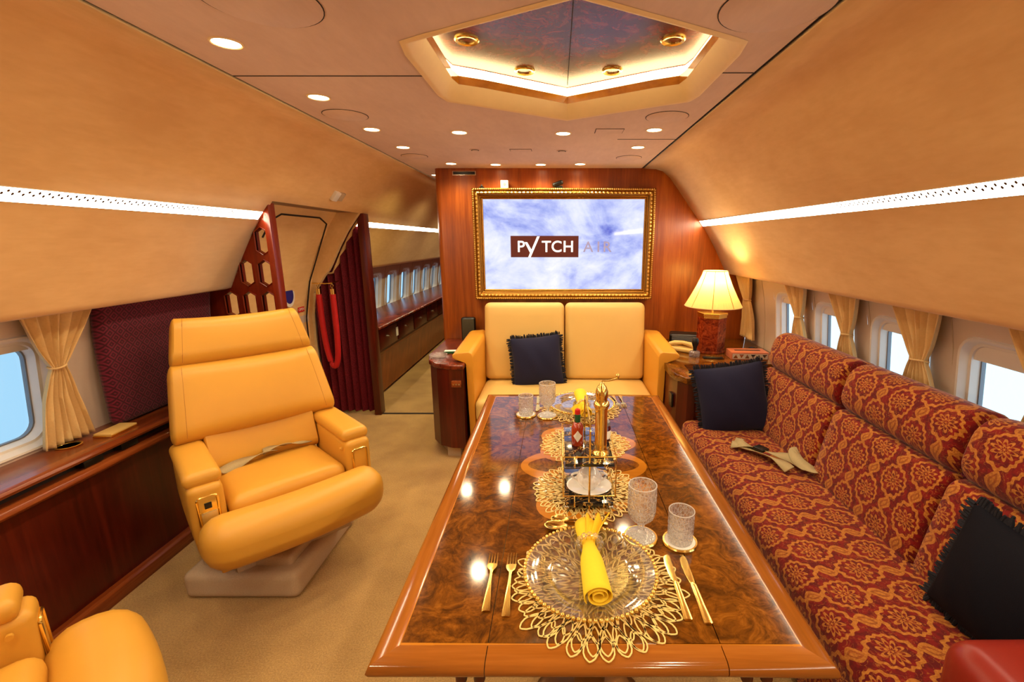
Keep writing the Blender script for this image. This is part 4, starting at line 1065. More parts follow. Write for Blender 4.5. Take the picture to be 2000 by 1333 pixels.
def belt(label, pts_list, W=.024, buckle=None, z=None, rot=0, cat='seat belt'):
    t = thing('seat_belt', label, cat, pts_list[0][0])
    for i, pts in enumerate(pts_list):
        bm = B(); P3 = [Vector(p) for p in pts]; rows = []
        # smooth resample
        Q = []
        for a in range(len(P3)-1):
            p0 = P3[max(a-1, 0)]; p1 = P3[a]; p2 = P3[a+1]; p3 = P3[min(a+2, len(P3)-1)]
            for s in range(8):
                u_ = s/8
                Q.append(.5*((2*p1)+(-p0+p2)*u_+(2*p0-5*p1+4*p2-p3)*u_**2+(-p0+3*p1-3*p2+p3)*u_**3))
        Q.append(P3[-1])
        for a, p in enumerate(Q):
            d = Q[min(a+1, len(Q)-1)]-Q[max(a-1, 0)]; d.normalize()
            s_ = d.cross(Vector((0, 0, 1))).normalized(); tw = .5*math.sin(a*.25+i*2)
            s_ = (Matrix.Rotation(tw, 3, d) @ s_)
            rows.append((bm.verts.new(p+s_*W), bm.verts.new(p-s_*W)))
        for a, b in zip(rows, rows[1:]): bm.faces.new((a[0], a[1], b[1], b[0]))
        o = obj('webbing', bm, M['belt'], t, world=True, angle=80)
        m_ = o.modifiers.new('t', 'SOLIDIFY'); m_.thickness = .003
    if buckle:
        bm = B(); box(bm, (-.026, -.03, 0), (.026, .03, .014), .004, M=T(*buckle[:3], 0, 0, buckle[3])); obj('buckle', bm, buckle[4], t, world=True)
    return t
zs = .450
belt('beige seat belt lying loosely across the red patterned seat', [
    [(1.03, 2.34, zs), (.99, 2.26, zs+.012), (1.05, 2.16, zs+.008), (1.10, 2.06, zs+.016), (1.12, 1.98, zs+.006)],
    [(.95, 2.27, zs), (1.03, 2.21, zs+.015), (1.11, 2.12, zs+.02), (1.18, 2.06, zs+.018), (1.20, 1.96, zs+.01)],
    [(1.24, 2.12, zs+.03), (1.20, 2.10, zs+.035), (1.19, 2.02, zs+.02), (1.23, 1.93, zs+.012)]], .026, (1.06, 2.16, zs+.02, .5, M['black']))

# ================================================================== swivel armchairs
def make_chair(label, group):
    t = thing('swivel_armchair', label, 'armchair', (0, 0, 0), 0, group)
    L = M['leather']
    # seat and rolled front
    def seat_w(q): return (q.x, q.y, q.z+.02*(q.y/.25))
    bm = B(); rbox(bm, (.47, .50, .13), .045, 9, (0, 0, .012), warp=seat_w, M=T(0, .0, .405)); obj('seat', bm, L, t)
    def nosew(q):
        return (q.x*(1-.04*max(0, -q.z)/.13), q.y+(.02 if False else 0)+.03*math.cos(q.x/.35*PI/2)-.30*max(0, -q.z-.02), q.z)
    bm = B(); rbox(bm, (.71, .20, .225), .085, 10, (.0, .012, 0), warp=nosew, M=T(0, .325, .362, 0, 0, 0)); obj('seat_roll', bm, L, t)
    bm = B(); extr(bm, [(-.24, .34), (.36, .30), (.30, .215), (.22, .20), (-.20, .20), (-.26, .24)], 'x', -.30, .30, .012, 3); obj('seat_pan', bm, L, t)
    # back, three pads on a shell
    def lean(z): return -.215-(z-.45)*.36
    def padw(w0, w1, z0, z1, bulge=.0):
        def f(q):
            s = (q.z+(z1-z0)/2)/(z1-z0); w = w0+(w1-w0)*s
            return (q.x*w, q.y-.035*(abs(q.x)/.36)**2*-1.0, q.z)
        return f
    def pad(name, w0, w1, z0, z1, th, r, puff, yoff=0, m=L):
        zc = (z0+z1)/2; Lz = (z1-z0)/math.cos(.35)
        bm = B(); rbox(bm, (2, th, Lz), r, 10, (0, puff, 0), warp=lambda q: (q.x*(w0+(w1-w0)*(q.z+Lz/2)/Lz), q.y+.05*(q.x)**2, q.z), M=T(0, lean(zc)+yoff, zc, math.radians(19.8), 0, 0))
        o = obj(name, bm, m, t)
        if name != 'lumbar_pad':
            Mx = T(0, lean(zc)+yoff, zc, math.radians(19.8), 0, 0)
            for sx_ in (-.84, .84):
                pts = []
                for i in range(19):
                    zz = (-.88+1.76*i/18)*Lz/2
                    yy = th/2+puff*math.sqrt(max(0, math.cos(PI/2*.84)*math.cos(PI/2*abs(zz)/(Lz/2))))-.0005
                    xx = sx_*(w0+(w1-w0)*(zz+Lz/2)/Lz)
                    pts.append(Mx @ Vector((xx, yy+.05*sx_**2, zz)))
                bm = B(); tube(bm, pts, .0009, 5); obj('seam', bm, M['seam'], o)
        return o
    pad('lumbar_pad', .238, .240, .43, .74, .12, .04, .012, -.012)
    pad('back_cushion', .355, .310, .600, .945, .15, .06, .032, .022)
    pad('headrest', .305, .262, .930, 1.150, .14, .055, .024, .018)
    bm = B(); rbox(bm, (2, .07, .74), .03, 8, warp=lambda q: (q.x*(.31-.07*(q.z/.74+.5)), q.y+.05*q.x**2, q.z), M=T(0, lean(.79)-.085, .79, math.radians(19.8), 0, 0)); obj('back_shell', bm, L, t)
    # arms
    for s_ in (-1, 1):
        def armw(q, s_=s_):
            z = q.z; return (q.x-s_*.10*max(0, (-z+.0))**1.2, q.y+(.04*z), q.z)
        bm = B()
        rbox(bm, (.115, .47, .34), .028, 8, (.006, 0, 0), warp=armw, M=T(s_*.30, .005, .415)); ar = obj('armrest', bm, L, t)
        bm = B(); rbox(bm, (.128, .46, .06), .026, 8, (0, 0, .006), M=T(s_*.30, -.005, .598, math.radians(1.5), 0, 0)); obj('arm_pad', bm, L, ar)
        yf = .248
        bm = B(); tube(bm, [(s_*.30+x, yf, .475+z) for x, z in rrect(.066, .13, .012, 3)], .0045, 6, closed=True); cb = obj('control_frame', bm, M['gold'], ar)
        bm = B(); box(bm, (s_*.30-.032, yf-.006, .412), (s_*.30+.032, yf-.001, .538), .002); obj('control_plate', bm, M['gold'] if s_ > 0 else L, ar)
        if s_ > 0:
            bm = B(); box(bm, (s_*.30-.026, yf-.002, .425), (s_*.30+.026, yf+.004, .475), .002); obj('lever', bm, M['chrome'], ar)
            bm = B(); box(bm, (s_*.30-.012, yf-.002, .49), (s_*.30+.012, yf+.003, .515), .002); obj('push_button', bm, M['black'], ar)
    bm = B(); cyl(bm, (-.23, .20, .545), .008, .01, 12, 'x'); obj('tuft_button', bm, L, t)
    bm = B(); prism(bm, [(-.24, -.20), (.24, -.20), (.24, .20), (-.24, .20)], .12, .215, .01); obj('swivel_cover', bm, M['taupe'], t)
    return t
CH = 'tan leather swivel armchairs'
ch1 = make_chair('tan leather swivel armchair facing the table, whole chair in view', CH)
ch1.location = (-1.35, 1.993, 0); ch1.rotation_euler = (0, 0, math.radians(-134.6))
ch2 = copy_tree(ch1); ch2['label'] = 'tan leather swivel armchair cut off at the lower left corner'
ch2.location = (-1.37, .65, 0); ch2.rotation_euler = (0, 0, math.radians(-45))
for (c_, cx, cy) in ((ch1, -1.37, 1.96), (ch2, -1.40, .62)):
    bm = B(); rbox(bm, (.50, .58, .125), .03, 6, M=T(cx, cy, .0635)); obj('plinth', bm, M['taupe'], c_, world=True)
    bm = B(); rbox(bm, (.40, .46, .06), .02, 6, M=T(cx, cy, .14)); obj('plinth_riser', bm, M['taupe'], c_, world=True)
zb = .478
def cl(x, y, z): # chair-local to world
    a = math.radians(-134.6); return (-1.35+x*math.cos(a)-y*math.sin(a), 1.993+x*math.sin(a)+y*math.cos(a), z)
belt('pale seat belt tucked across the seat of the tan armchair', [
    [cl(.21, -.10, zb), cl(.13, -.13, zb+.004), cl(.05, -.13, zb+.02), cl(-.03, -.15, zb+.012)],
    [cl(.02, -.16, zb+.02), cl(-.05, -.14, zb+.035), cl(-.12, -.15, zb+.02), cl(-.20, -.16, zb+.02)]], .026, None)

# ================================================================== dining table
TX0, TX1, TY0, TY1, TZ = -.374, .556, .715, 2.325, .72
S1, S2 = -.141, .337
dt = thing('dining_table', 'long glossy burl wood dining table with drop leaves and rounded rim', 'table', ((TX0+TX1)/2, (TY0+TY1)/2, 0))
RW_ = .052
leaves = [('left_leaf', TX0, S1), ('centre_top', S1, S2), ('right_leaf', S2, TX1)]
for nm, a, b in leaves:
    ia = a+RW_ if a == TX0 else a+.001; ib = b-RW_ if b == TX1 else b-.001
    bm = B(); box(bm, (ia, TY0+RW_+.004, TZ-.03), (ib, TY1-RW_+.01, TZ)); obj('table_leaf', bm, M['burl'], dt, world=True, smooth=False)
    nose = lambda y, s: [(y+s*RW_, TZ-.032), (y+s*.012, TZ-.032), (y+s*.004, TZ-.026), (y, TZ-.016), (y+s*.004, TZ-.006), (y+s*.014, TZ-.001), (y+s*RW_, TZ)]
    for y, s in ((TY0, 1), (TY1, -1)):
        ea = a if a == TX0 else a+.001; eb = b if b == TX1 else b-.001
        t_ = bmesh.new(); extr(t_, nose(y, s), 'x', ea, eb)
        for v in t_.verts:   # mitre at outer corners
            d = (v.co.y-y)*s
            if a == TX0 and abs(v.co.x-ea) < 1e-5: v.co.x = ea+d
            if b == TX1 and abs(v.co.x-eb) < 1e-5: v.co.x = eb-d
        obj('rim', t_, M['rimx'], dt, world=True, angle=50)
for x, s in ((TX0, 1), (TX1, -1)):
    t_ = bmesh.new(); extr(t_, [(x+s*RW_, TZ-.032), (x+s*.012, TZ-.032), (x+s*.004, TZ-.026), (x, TZ-.016), (x+s*.004, TZ-.006), (x+s*.014, TZ-.001), (x+s*RW_, TZ)], 'y', TY0, TY1)
    for v in t_.verts:
        d = (v.co.x-x)*s
        v.co.y = TY0+d if v.co.y < 1.5 else TY1-d
    obj('rim', t_, M['rimy'], dt, world=True, angle=50)
# stringing line between burl and rim
bm = B()
for (lo, hi) in (((TX0+RW_-.001, TY0+RW_, TZ-.002), (TX0+RW_+.0015, TY1-RW_, TZ+.0004)), ((TX1-RW_-.0015, TY0+RW_, TZ-.002), (TX1-RW_+.001, TY1-RW_, TZ+.0004)),
                 ((TX0+RW_, TY0+RW_-.001, TZ-.002), (TX1-RW_, TY0+RW_+.0045, TZ+.0003)), ((TX0+RW_, TY1-RW_-.002, TZ-.002), (TX1-RW_, TY1-RW_+.011, TZ+.0003))): box(bm, lo, hi)
obj('stringing', bm, M['inlay'], dt, world=True, smooth=False)
# right drop leaf sags slightly, tilt added to shift the light strip's reflection inward
for o_ in dt.children:
    if o_.type == 'MESH':
        for v in o_.data.vertices:
            xw = v.co.x+dt.location.x
            if xw > S2+.002: v.co.z -= (xw-S2)*.022
# marquetry ornament
bm = B(); IZ = TZ+.0006
def band(outer, inner, z=IZ):
    o = [bm.verts.new((x, y, z)) for x, y in outer]; i_ = [bm.verts.new((x, y, z)) for x, y in inner]; n = len(o)
    for k_ in range(n): bm.faces.new((o[k_], o[(k_+1) % n], i_[(k_+1) % n], i_[k_]))
def ell(cx, cy, a, b, n=64, p=2): return [(cx+a*abs(math.cos(t))**(2/p)*(1 if math.cos(t) > 0 else -1), cy+b*abs(math.sin(t))**(2/p)*(1 if math.sin(t) > 0 else -1)) for t in [2*PI*k_/n for k_ in range(n)]]
mx, my = .10, 1.525
band(ell(mx, my, .232, .135), ell(mx, my+.004, .205, .072), IZ)
def scroll(s):
    o = []; i_ = []
    for k_ in range(48):
        t = 2*PI*k_/48; r = .165+.03*math.cos(3*t)
        o.append((mx+1.15*r*math.cos(t), my+s*.185+.9*r*math.sin(t))); i_.append((mx+.78*r*math.cos(t), my+s*.185+.62*r*math.sin(t)))
    band(o, i_, IZ+.0002)
scroll(1); scroll(-1)
obj('marquetry', bm, M['inlay'], dt, world=True, smooth=False)
bm = B(); lathe(bm, [(.20, 0), (.20, .02), (.17, .035), (.06, .045), (.05, .06), (.05, .66), (.14, .67), (.14, .69)], 32, (.105, 1.18, 0)); obj('pedestal', bm, simple('bronze_column', (120, 84, 46), .3, .8), dt, world=True)
bm = B(); lathe(bm, [(.20, 0), (.20, .02), (.17, .035), (.06, .045), (.05, .06), (.05, .66), (.14, .67), (.14, .69)], 32, (.105, 1.95, 0)); obj('pedestal', bm, M['gold'], dt, world=True)
for x in (-.195, -.158, .39, .43):
    bm = B(); rbox(bm, (.024, .05, .05), .011, 4, M=T(x, .765, .668)); obj('leaf_bracket', bm, M['mahogd'], dt, world=True)

# ------------------------------------------------------------------ tableware
def lace(cx, cy, R, label, seed=1, rings=6):
    t = thing('placemat', label, 'placemat', (cx, cy, TZ+.0022), seed*.13, 'gold lace placemats on the table')
    rnd = random.Random(seed); bm = B()
    spec = [(.03, .28, 16), (.16, .34, 20), (.32, .34, 26), (.48, .34, 30), (.62, .34, 34), (.74, .27, 32)]
    for k_, (r0, L, n) in enumerate(spec):
        for i in range(n):
            a = 2*PI*(i+.5*(k_ % 2))/n+rnd.uniform(-.02, .02)
            r0_ = r0*R; L_ = L*R*(1+(rnd.uniform(-.16, .22) if k_ == 5 else rnd.uniform(-.05, .05)))
            wmid = (r0_+L_*.55)*PI/n*(.98 if k_ < 5 else .9)
            pts = []
            for q in range(16):
                s = q/16*2*PI; u_ = (1-math.cos(s))/2; w_ = math.sin(s)*wmid*(.75+.5*u_)*.9
                rr = r0_+L_*u_
                w_ *= abs(math.sin(s))**.5; pts.append((rr*math.cos(a)-w_*math.sin(a), rr*math.sin(a)+w_*math.cos(a), 0))
            tube(bm, pts, .001, 4, closed=True, flat=(.0022, .0013))
    obj('lace', bm, M['mat_gold'], t, smooth=False)
    return t
lace(.098, .935, .205, 'gold leaf-lace placemat under the near plate', 1)
lace(.10, 1.355, .175, 'gold leaf-lace placemat under the front of the wire stand', 2)
lace(.115, 1.70, .175, 'gold leaf-lace placemat behind the wire stand, half covered', 3)
lace(.12, 2.105, .19, 'gold leaf-lace placemat under the far plate', 4)

def plate(cx, cy, label):
    t = thing('charger_plate', label, 'plate', (cx, cy, TZ+.003), 0, 'clear beaded glass charger plates')
    bm = B(); lathe(bm, [(0, .002), (.095, .002), (.102, .004), (.108, .010), (.150, .016), (.158, .018), (.1585, .0205), (.150, .0195), (.107, .0135), (.100, .0075), (.094, .0055), (0, .0055)], 72); obj('glass_dish', bm, M['glass'], t)
    bm = B()
    for i in range(84):
        a = 2*PI*i/84; sphere(bm, (.161*math.cos(a), .161*math.sin(a), .019), .0052, u=8, v=6)
    obj('beaded_rim', bm, M['gold'], t)
    return t
plate(.083, .965, 'clear glass charger plate with gold beaded rim at the near place setting')
plate(.125, 2.125, 'clear glass charger plate with gold beaded rim at the far place setting')

def napkin(cx, cy, z, rz, label):
    t = thing('napkin', label, 'napkin', (cx, cy, z), rz, 'rolled yellow napkins in rings')
    # rolled body: spiral sheet from y=-.14 (front end) to ring, flares to tails
    bm = B(); n = 56; rows = []
    for j in range(13):
        y = -.135+.27*j/12; pinch = 1-.42*math.exp(-((y-.045)/.035)**2)
        fl = 1+.15*max(0, (-y)/.13)
        row = []
        for i in range(n+1):
            a = 2.6*2*PI*i/n; r = (.008+.019*(i/n))*pinch*fl
            row.append(bm.verts.new((r*1.15*math.cos(a), y, .025*fl*1.0+r*.92*math.sin(a))))
        rows.append(row)
    for a, b in zip(rows, rows[1:]):
        for i in range(n): bm.faces.new((a[i], a[i+1], b[i+1], b[i]))
    o = obj('roll', bm, M['napkin'], t, angle=80); m_ = o.modifiers.new('t', 'SOLIDIFY'); m_.thickness = .0018
    bm = B(); rows = []
    for j in range(9):
        s = j/8; y = .05+.095*s; row = []
        for i in range(17):
            u_ = i/16-.5; w = .016+.028*s
            row.append(bm.verts.new((.022*s*1.5+u_*w*1.6+.004, y, .035+.012*math.sin(s*2.5)+.012*math.cos(u_*14)*(.4+s)-.004*s)))
        rows.append(row)
    for a, b in zip(rows, rows[1:]):
        for i in range(16): bm.faces.new((a[i], a[i+1], b[i+1], b[i]))
    o = obj('tail', bm, M['napkin'], t, angle=80); m_ = o.modifiers.new('t', 'SOLIDIFY'); m_.thickness = .0018
    return t
napkin(.088, .985, TZ+.010, math.radians(3), 'yellow napkin rolled in a crystal ring on the near plate')
napkin(.127, 2.085, TZ+.010, math.radians(183), 'yellow napkin rolled in a ring on the far plate')
def nring(x, y, label):
    t = thing('napkin_ring', label, 'napkin ring', (x, y, TZ+.012), 0, 'crystal napkin rings')
    bm = B(); m_ = 12
    for i in range(m_):
        a = 2*PI*i/m_; sphere(bm, (.029*math.cos(a), 0, .030+.024*math.sin(a)), .0085, (1, .9, 1), 8, 6)
    obj('beads', bm, M['crystal'], t)
    bm = B(); tube(bm, [(.026*math.cos(2*PI*i/24), 0, .030+.021*math.sin(2*PI*i/24)) for i in range(24)], .003, 6, closed=True); obj('band', bm, M['gold'], t)
nring(.086, 1.03, 'crystal bead ring around the near yellow napkin')
nring(.129, 2.04, 'crystal bead ring around the far yellow napkin')

def blade_mesh(bm, prof, z0=.001, th=.002, arch=None):
    """flat tapering body along +y from list of (y, xl, xr)"""
    L = []
    for (y, a, b) in prof:
        z = z0+(arch(y) if arch else 0)
        L.append([bm.verts.new((a, y, z)), bm.verts.new(((a+b)/2, y, z-.0000)), bm.verts.new((b, y, z)), bm.verts.new((b, y, z+th*.6)), bm.verts.new(((a+b)/2, y, z+th)), bm.verts.new((a, y, z+th*.6))])
    for p, q in zip(L, L[1:]):
        for i in range(6): bm.faces.new((p[i], p[(i+1) % 6], q[(i+1) % 6], q[i]))
    bm.faces.new(L[0][::-1]); bm.faces.new(L[-1])
def fork(x, y, rz, L, label, g):
    t = thing('fork', label, 'fork', (x, y, TZ+.0008), rz, g)
    ar = lambda s: .010*math.sin(max(0, min(1, (s-.0)/L))*PI)*.5+.006*max(0, (s/L-.75))
    bm = B(); blade_mesh(bm, [(0, -.0085, .0085), (.004, -.0095, .0095), (.03, -.0075, .0075), (L*.45, -.0035, .0035), (L*.60, -.003, .003), (L*.66, -.0045, .0045)], .001, .003, ar); obj('handle', bm, M['gold'], t)
    bm = B(); blade_mesh(bm, [(L*.65, -.0045, .0045), (L*.69, -.010, .010), (L*.73, -.0125, .0125), (L*.78, -.0125, .0125)], .001, .0022, ar); hd = obj('head', bm, M['gold'], t)
    for i in range(4):
        cx = -.0105+.007*i
        bm = B(); blade_mesh(bm, [(L*.775, cx-.002, cx+.002), (L*.90, cx-.0018, cx+.0018), (L, cx-.0008, cx+.0008)], .001, .002, ar); obj('tine', bm, M['gold'], hd)
    return t
def knife(x, y, rz, L, label, g):
    t = thing('knife', label, 'knife', (x, y, TZ+.0008), rz, g)
    bm = B(); blade_mesh(bm, [(0, -.008, .008), (.003, -.0095, .0095), (.05, -.0075, .0075), (L*.52, -.0065, .0065), (L*.55, -.005, .005)], .001, .0055); obj('handle', bm, M['gold'], t)
    bm = B(); blade_mesh(bm, [(L*.545, -.005, .005), (L*.58, -.008, .006), (L*.70, -.0115, .0065), (L*.85, -.0125, .007), (L*.93, -.011, .0075), (L*.98, -.006, .007), (L, .0, .004)], .0015, .002); obj('blade', bm, M['gold'], t)
def spoon(x, y, rz, L, label, g, bw=.021):
    t = thing('spoon', label, 'spoon', (x, y, TZ+.0008), rz, g)
    ar = lambda s: .012*math.sin(max(0, min(1, s/L))*PI)*.5
    bm = B(); blade_mesh(bm, [(0, -.0075, .0075), (.004, -.0085, .0085), (.03, -.0065, .0065), (L*.5, -.003, .003), (L*.66, -.0035, .0035), (L*.70, -.005, .005)], .001, .003, ar); obj('handle', bm, M['gold'], t)
    bm = B(); R_ = 8; rows = []; yc = L*.85; hl = L*.17
    for i in range(R_+1):
        r = i/R_; row = []
        for j in range(24):
            a = 2*PI*j/24; row.append(bm.verts.new((bw*r*math.sin(a)*(1+.12*math.cos(a)), yc+hl*r*math.cos(a), .002+.008*r*r)))
        rows.append(row)
    for a, b in zip(rows, rows[1:]):
        for j in range(24): 
            if a is rows[0]: continue
            bm.faces.new((a[j], a[(j+1) % 24], b[(j+1) % 24], b[j]))
    c0 = bm.verts.new((0, yc, .002))
    for j in range(24): bm.faces.new((c0, rows[1][j], rows[1][(j+1) % 24]))
    for v in rows[0]: bm.verts.remove(v)
    o = obj('bowl', bm, M['gold'], t); m_ = o.modifiers.new('t', 'SOLIDIFY'); m_.thickness = .0012
R_ = math.radians
GF, GK, GS = 'gold forks on the table', 'gold knives on the table', 'gold spoons on the table'
fork(-.158, .850, R_(2), .19, 'gold fork at the far left of the near place setting', GF)
fork(-.112, .835, R_(1), .205, 'gold fork nearest the near plate on its left', GF)
knife(.287, .825, R_(-.5), .21, 'gold knife nearest the near plate on its right', GK)
knife(.328, .815, R_(-.5), .215, 'gold knife at the far right of the near place setting', GK)
spoon(.172, 1.133, R_(84), .205, 'large gold spoon laid crosswise behind the near plate', GS)
spoon(.150, 1.170, R_(85), .165, 'small gold spoon behind the large spoon of the near setting', GS, .016)
fork(.300, 2.285, R_(184), .19, 'gold fork beside the far plate, inner one', GF)
fork(.338, 2.285, R_(180), .18, 'gold fork beside the far plate, outer one', GF)
knife(-.095, 2.27, R_(180), .21, 'gold knife beside the far plate, behind the goblet', GK)

def coaster(x, y, label):
    t = thing('coaster', label, 'coaster', (x, y, TZ), 0, 'gold rimmed round coasters')
    bm = B(); lathe(bm, [(0, 0), (.046, 0), (.048, .003), (.046, .007), (.042, .0072), (.0415, .004)], 40, cap=False); obj('gold_rim', bm, M['gold'], t)
    bm = B(); cyl(bm, (0, 0, .0035), .0415, .004, 40); obj('pad', bm, M['porc'], t)
def facet(n, amp):
    def f(r, z, a, k_):
        return r*(1+amp*(abs(math.sin(a*n/2+k_*PI/2))-.5)) if amp else r
    return f
def goblet(x, y, label):
    t = thing('goblet', label, 'glass', (x, y, TZ+.0062), 0, 'cut crystal goblets')
    outer = [(.041, 0), (.041, .003), (.030, .007), (.012, .014), (.0085, .022), (.0095, .034), (.012, .042), (.022, .050), (.033, .062), (.0375, .078)]
    outer += [(.0385, .078+.0085*i) for i in range(1, 7)]+[(.0385, .140), (.0385, .158)]
    inner = [(.0362, .158), (.0355, .140), (.035, .085), (.030, .066), (.018, .056), (0, .053)]
    def w(r, z, a, k_):
        if .062 <= z <= .135 and r > .03: return r*(1+.035*(abs(math.sin(a*12+k_*PI/2))-.5)) if k_ <= len(outer)-2 else r
        return r
    bm = B(); lathe(bm, outer+inner, 96, wob=w); obj('crystal', bm, M['crystal'], t, angle=10); rimring(t, .0374, .158)
    bm = B(); lathe(bm, [(0, .0125), (.010, .0125), (.029, .0072), (.0395, .0035), (.0395, .0032), (.0, .0032)], 48); obj('foot', bm, M['rimglass'], t)
def rimring(t, r, z):
    bm = B(); tube(bm, [(r*math.cos(2*PI*i/48), r*math.sin(2*PI*i/48), z) for i in range(48)], .0013, 8, closed=True); obj('rim', bm, M['rimglass'], t)
def tumbler(x, y, label):
    t = thing('tumbler', label, 'glass', (x, y, TZ+.0062), 0, 'cut crystal tumblers')
    outer = [(.031, 0), (.033, .003)]+[(.0335+.0001*i, .003+.0085*i) for i in range(1, 8)]+[(.0345, .072), (.0348, .092)]
    inner = [(.0325, .092), (.0315, .07), (.030, .018), (0, .016)]
    def w(r, z, a, k_):
        if .004 <= z <= .068 and r > .0325 and k_ < 10: return r*(1+.045*(abs(math.sin(a*12+k_*PI/2))-.5))
        return r
    bm = B(); lathe(bm, outer+inner, 96, wob=w); obj('crystal', bm, M['crystal'], t, angle=10); rimring(t, .0337, .092)
    bm = B(); lathe(bm, [(0, .0165), (.0315, .0165), (.0315, .0015), (0, .0015)], 48); obj('thick_base', bm, M['rimglass'], t)
coaster(.234, 1.108, 'gold rimmed coaster under the near goblet'); goblet(.234, 1.108, 'cut crystal stemmed goblet right of the wire stand')
coaster(.339, 1.090, 'gold rimmed coaster under the near tumbler'); tumbler(.339, 1.090, 'short cut crystal tumbler nearest the right table edge')
coaster(-.145, 2.015, 'gold rimmed coaster under the far tumbler'); tumbler(-.145, 2.015, 'short cut crystal tumbler at the far left of the table')
coaster(-.043, 2.00, 'gold rimmed coaster under the far goblet'); goblet(-.043, 2.00, 'cut crystal stemmed goblet in front of the cream sofa')

# two-tier wire stand
st = thing('serving_stand', 'two-tier gold wire stand with black marble trays in the middle of the table', 'stand', (.10, 1.37, TZ))
X0, X1, YA, YZ = .020, .180, 1.245, 1.50
for z in (.738, .868):
    bm = B(); box(bm, (X0+.006, YA-.01, z), (X1-.006, YZ+.01, z+.009), .001); obj('marble_tray', bm, M['marble'], st, world=True)
bm = B()
for z in (.765, .895): tube(bm, [(X0, YA, z), (X1, YA, z), (X1, YZ, z), (X0, YZ, z)], .0022, 6, closed=True)
for (x, y) in ((X0, YA), (X1, YA), (X0, YZ), (X1, YZ)): tube(bm, [(x, y, .765), (x, y, .895)], .0022, 6)
for z in (.738, .868):
    for x in (X0+.035, X1-.035):
        for y in (YA-.011, YZ+.011): tube(bm, [(x, y+(.011 if y < 1.3 else -.011), z+.027), (x, y, z+.012), (x, y, z-.003)], .0018, 6)
for z in (.7365, .8665):
    for x in (X0+.035, X1-.035): tube(bm, [(x, YA-.01, z), (x, YZ+.01, z)], .0018, 6)
obj('wire_frame', bm, M['gold'], st, world=True)
bm = B(); tube(bm, [(.10, YA-.003, TZ+.002), (.10, YA-.003, .98), (.10, YA+.02, 1.005), (.10, YZ-.02, 1.005), (.10, YZ+.003, .98), (.10, YZ+.003, TZ+.002)], .0032, 8); obj('handle', bm, M['gold'], st, world=True)
for (x, y) in ((X0+.012, YA), (X1-.012, YA), (X0+.012, YZ), (X1-.012, YZ)):
    bm = B(); sphere(bm, (x, y, TZ+.009), .009); obj('foot', bm, M['chrome'], st, world=True)
ZU = .8775
ml = thing('pepper_mill', 'tall polished brass pepper mill with a crank handle on the upper tray', 'pepper mill', (.138, 1.305, ZU))
bm = B(); lathe(bm, [(0, 0), (.026, 0), (.027, .004), (.024, .010), (.020, .014), (.019, .02), (.019, .145), (.0205, .150), (.0205, .156)], 40); obj('body', bm, M['gold'], ml)
bm = B(); lathe(bm, [(0, .156), (.023, .156), (.025, .162), (.023, .170), (.018, .174), (.017, .182), (.019, .19), (.019, .205), (.014, .220), (.008, .226), (.006, .232), (0, .234)], 40); obj('head', bm, M['gold'], ml)
bm = B(); tube(bm, [(0, 0, .230), (0, 0, .238), (.02, 0, .238), (.046, .004, .244)], .0022, 8); cr_ = obj('crank', bm, M['gold'], ml)
bm = B(); sphere(bm, (.047, .004, .252), .0055, (1, 1, 1.6)); obj('crank_knob', bm, M['gold'], cr_)
hs = thing('sauce_bottle', 'small pepper sauce bottle with red cap and green neck label on the upper tray', 'bottle', (.068, 1.37, ZU))
bm = B(); lathe(bm, [(0, 0), (.018, 0), (.0195, .004), (.0195, .062), (.014, .074), (.0085, .08), (.0085, .085)], 28); obj('bottle', bm, M['sauce'], hs)
bm = B(); lathe(bm, [(.0088, .078), (.0095, .08), (.0095, .105), (.0085, .106)], 20); obj('neck_label', bm, M['green'], hs)
bm = B(); lathe(bm, [(0, .106), (.0088, .106), (.0092, .11), (.0085, .121), (.004, .124), (0, .124)], 20); obj('cap', bm, M['signred'], hs)
bm = B()
xs_ = [-.014+.0035*i for i in range(9)]
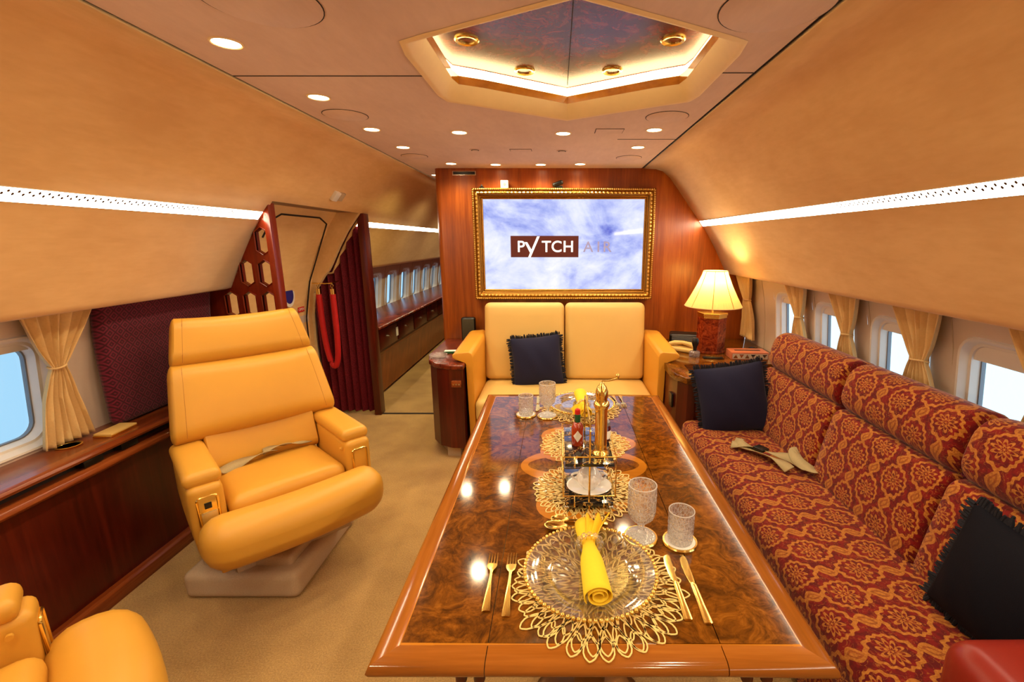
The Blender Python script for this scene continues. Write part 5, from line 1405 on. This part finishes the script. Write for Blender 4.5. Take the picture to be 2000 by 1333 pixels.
cols_ = [(bm.verts.new((x, -math.sqrt(.0203**2-x*x), .036-(.014-abs(x))*1.43)), bm.verts.new((x, -math.sqrt(.0203**2-x*x), .036+(.0141-abs(x))*1.43))) for x in xs_]
for a, b in zip(cols_, cols_[1:]): bm.faces.new((a[0], b[0], b[1], a[1]))
obj('diamond_label', bm, M['paper'], hs, smooth=False)
jj = thing('jam_jar', 'small dark jam jar with white label and grey lid behind the pepper mill', 'jar', (.158, 1.40, ZU))
bm = B(); lathe(bm, [(0, 0), (.020, 0), (.022, .004), (.022, .048), (.018, .054), (.018, .056)], 28); obj('jar', bm, M['jam'], jj)
bm = B(); lathe(bm, [(.0224, .012), (.0225, .012), (.0225, .040), (.0224, .040)], 28, cap=False); obj('label', bm, M['paper'], jj)
bm = B(); lathe(bm, [(0, .070), (.018, .070), (.020, .068), (.020, .056), (.0, .056)], 28); obj('lid', bm, M['grey'], jj)
sr = thing('saucer', 'white saucer under the sugar bowl on the lower tray', 'saucer', (.105, 1.318, .7475))
bm = B(); lathe(bm, [(0, 0), (.032, 0), (.036, .003), (.060, .012), (.063, .0145), (.059, .015), (.035, .0065), (0, .005)], 48)
bmesh.ops.scale(bm, vec=(1.15, 1, 1), verts=bm.verts); obj('dish', bm, M['porc'], sr)
sg_ = thing('sugar_bowl', 'white porcelain sugar bowl with two handles and lid on the lower tray', 'sugar bowl', (.105, 1.318, .753)); sg_.scale = (1.12, 1.12, 1.12)
def flute(r, z, a, k_): return r*(1+.02*math.cos(a*14)) if .006 < z < .048 else r
bm = B(); lathe(bm, [(0, 0), (.018, 0), (.020, .004), (.030, .014), (.036, .026), (.036, .036), (.030, .046), (.026, .050), (.024, .050), (0, .048)], 84, wob=flute); obj('bowl', bm, M['porc'], sg_)
bm = B(); lathe(bm, [(.027, .050), (.027, .052), (.020, .060), (.008, .066), (.004, .068), (.006, .072), (.004, .077), (0, .078)], 40); obj('lid', bm, M['porc'], sg_)
for s_ in (-1, 1):
    bm = B(); tube(bm, [(s_*(.030+.020*math.sin(PI*i/8)), 0, .046-.030*i/8+.006*math.sin(PI*i/8)) for i in range(9)], .0032, 8); obj('handle', bm, M['porc'], sg_)
